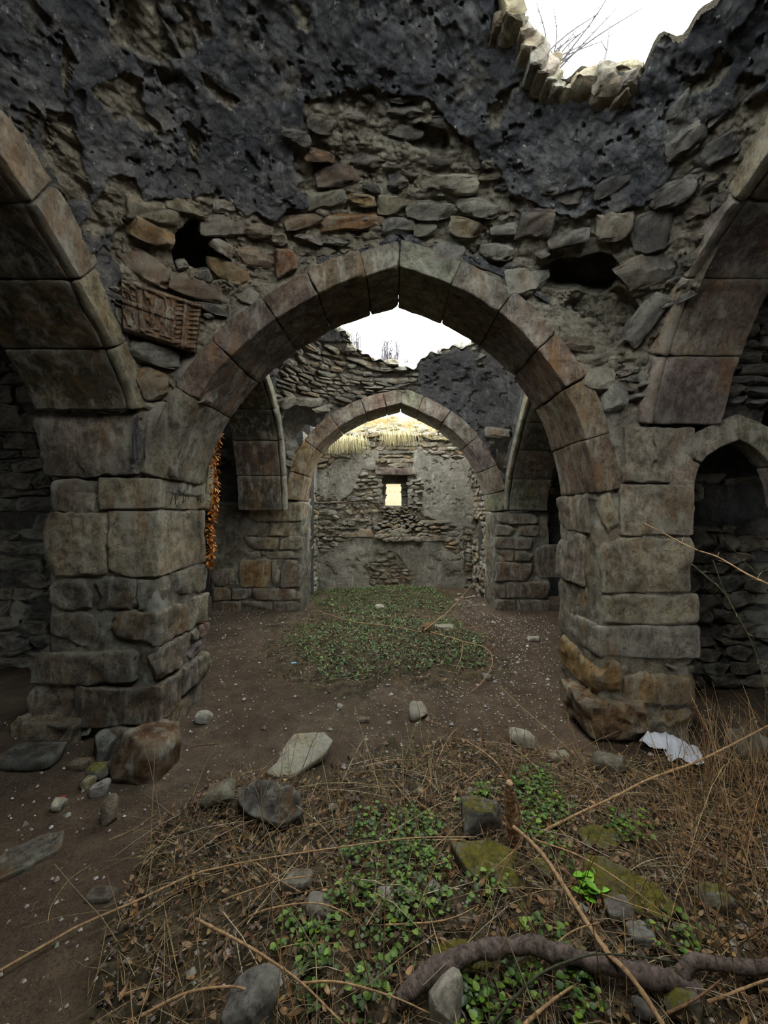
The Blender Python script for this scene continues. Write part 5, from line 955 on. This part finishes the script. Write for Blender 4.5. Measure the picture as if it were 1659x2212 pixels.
# ---- grass over the end wall, weeds on the broken vaults
def tuft(name, label, cat, pts, n, L, cols, droop, parent=None, kind='stuff', wd=.004):
    b = Bag()
    for _ in range(n):
        p = np.array(random.choice(pts))+np.array([random.gauss(0,.07), random.gauss(0,.05), random.gauss(0,.02)]); a = random.uniform(0,6.3); l = random.uniform(.5,1)*L
        d = np.array([math.cos(a)*.5, -.5+math.sin(a)*.4, .7]); P = [p, p+d*l*.4, p+d*l*.7-np.array([0,0,droop*l*.4]), p+d*l*.9-np.array([0,.0,droop*l])]
        V, Fs = tube(P, wd*random.uniform(.4,1), 3, .3, cap=False); b.add(V, Fs, bagcol(random.choice(cols), .25))
    o = b.emit(name, M['straw'], parent); tag(o, label, cat, kind=kind); return o
gc = [(.62,.52,.26),(.50,.42,.18),(.70,.62,.38),(.36,.36,.12)]
bank = [(x, 8.42+.7*t, 3.08+.48*min(1,t/.75)-.10*abs(x)**1.3*(1-t*.5)) for x in np.linspace(-1.6,1.6,34) for t in (0,.1,.25,.4,.55,.7)]
tuft('bank_grass', 'sunlit dry yellow grass growing on top of the end wall', 'grass', bank, 2200, .22, gc, .5)
tuft('hanging_grass', 'pale tuft of dry grass hanging down at the left end of the end wall', 'grass', [(x, 8.36, 2.98-.12*abs(x+.9)) for x in np.linspace(-1.35,-.65,12)], 520, .34, gc[:3], 1.5, kind='thing')
tuft('hanging_grass', 'tuft of dry grass hanging over the middle of the end wall', 'grass', [(x, 8.36, 3.06) for x in np.linspace(-.15,.35,8)], 300, .30, gc[:3], 1.4, kind='thing')
P = Pile()
for i in range(70):
    x = random.uniform(-1.5,1.6); t = random.random(); P.add(frame((1,0,0),(0,1,0),(0,0,1), random.uniform(.1,.26), random.uniform(.1,.2), random.uniform(.04,.10), (x, 8.40+t*.35, 3.10+.3*t-.10*abs(x)**1.3)), pick([(.50,.46,.36),(.55,.44,.24),(.42,.40,.35)]))
P.emit(bw, 80)
def weed(px, py, Y, n, L, label, spread=.25, name='dead_weed', r=.0025, base=None, lean=(0,0)):
    p0 = U(px, py, Y); b = Bag()
    for i in range(n):
        d = np.array([random.gauss(lean[0],spread), random.gauss(0,spread), 1.0]); l = L*random.uniform(.5,1); q = p0+np.array([random.gauss(0,.03),random.gauss(0,.03),-.03]) if base is None else p0+np.array([random.uniform(-base,base),random.uniform(-.05,.05),-.03])
        P = catmull([q, q+d*l*.5+[random.gauss(0,.01),0,0], q+d*l+[random.gauss(0,.03),0,-.02]], 7); V, Fs = tube(P, r, 3, .4, cap=False); b.add(V, Fs, (.12,.11,.12))
        for k in (3,4,5):
            e = P[k]+np.array([random.gauss(0,.3),random.gauss(0,.3),.5])*l*.25; V, Fs = tube([P[k], (P[k]+e)/2, e], r*.5, 3, .5, cap=False); b.add(V, Fs, (.13,.12,.12))
    return tag(b.emit(name, M['straw']), label, 'weed')
h = D1.hit(1185,135); weed(1185, 128, h[1]+.10, 26, .18, 'leafless little bush on the broken rim against the sky', .8, r=.005, lean=(.5,0))
h = D1.hit(1290,170); weed(1284, 158, h[1]+.12, 1, .26, 'single tall dry stem standing on the far rim against the sky', .02, r=.007, lean=(.22,0))
weed(1132, 100, h[1]+.12, 1, .5, 'faint single stem at the top edge against the sky', .02, r=.003, lean=(.15,0))
h = D2.hit(845,780); weed(845, 786, h[1]+.15, 24, .50, 'tall bare stems on the far rim of the second opening', .05, base=.16, r=.012)
h = D2.hit(770,745); weed(762, 748, h[1]+.15, 18, .34, 'thin bare stems on the left rim of the second opening', .05, base=.12, r=.011)
b = Bag()
for sx in range(3):
    c = [U(795,778,6.35), U(845,782,6.35), U(880,785,6.35)][sx]
    for _ in range(70): straw(b, c+np.array([random.gauss(0,.05),random.gauss(0,.03),0]), .10, .003, bagcol((.30,.27,.26)), .01, .7)
tag(b.emit('rim_brush', M['straw']), 'low grey brushwood on the far rim of the second opening', 'brush', kind='stuff')
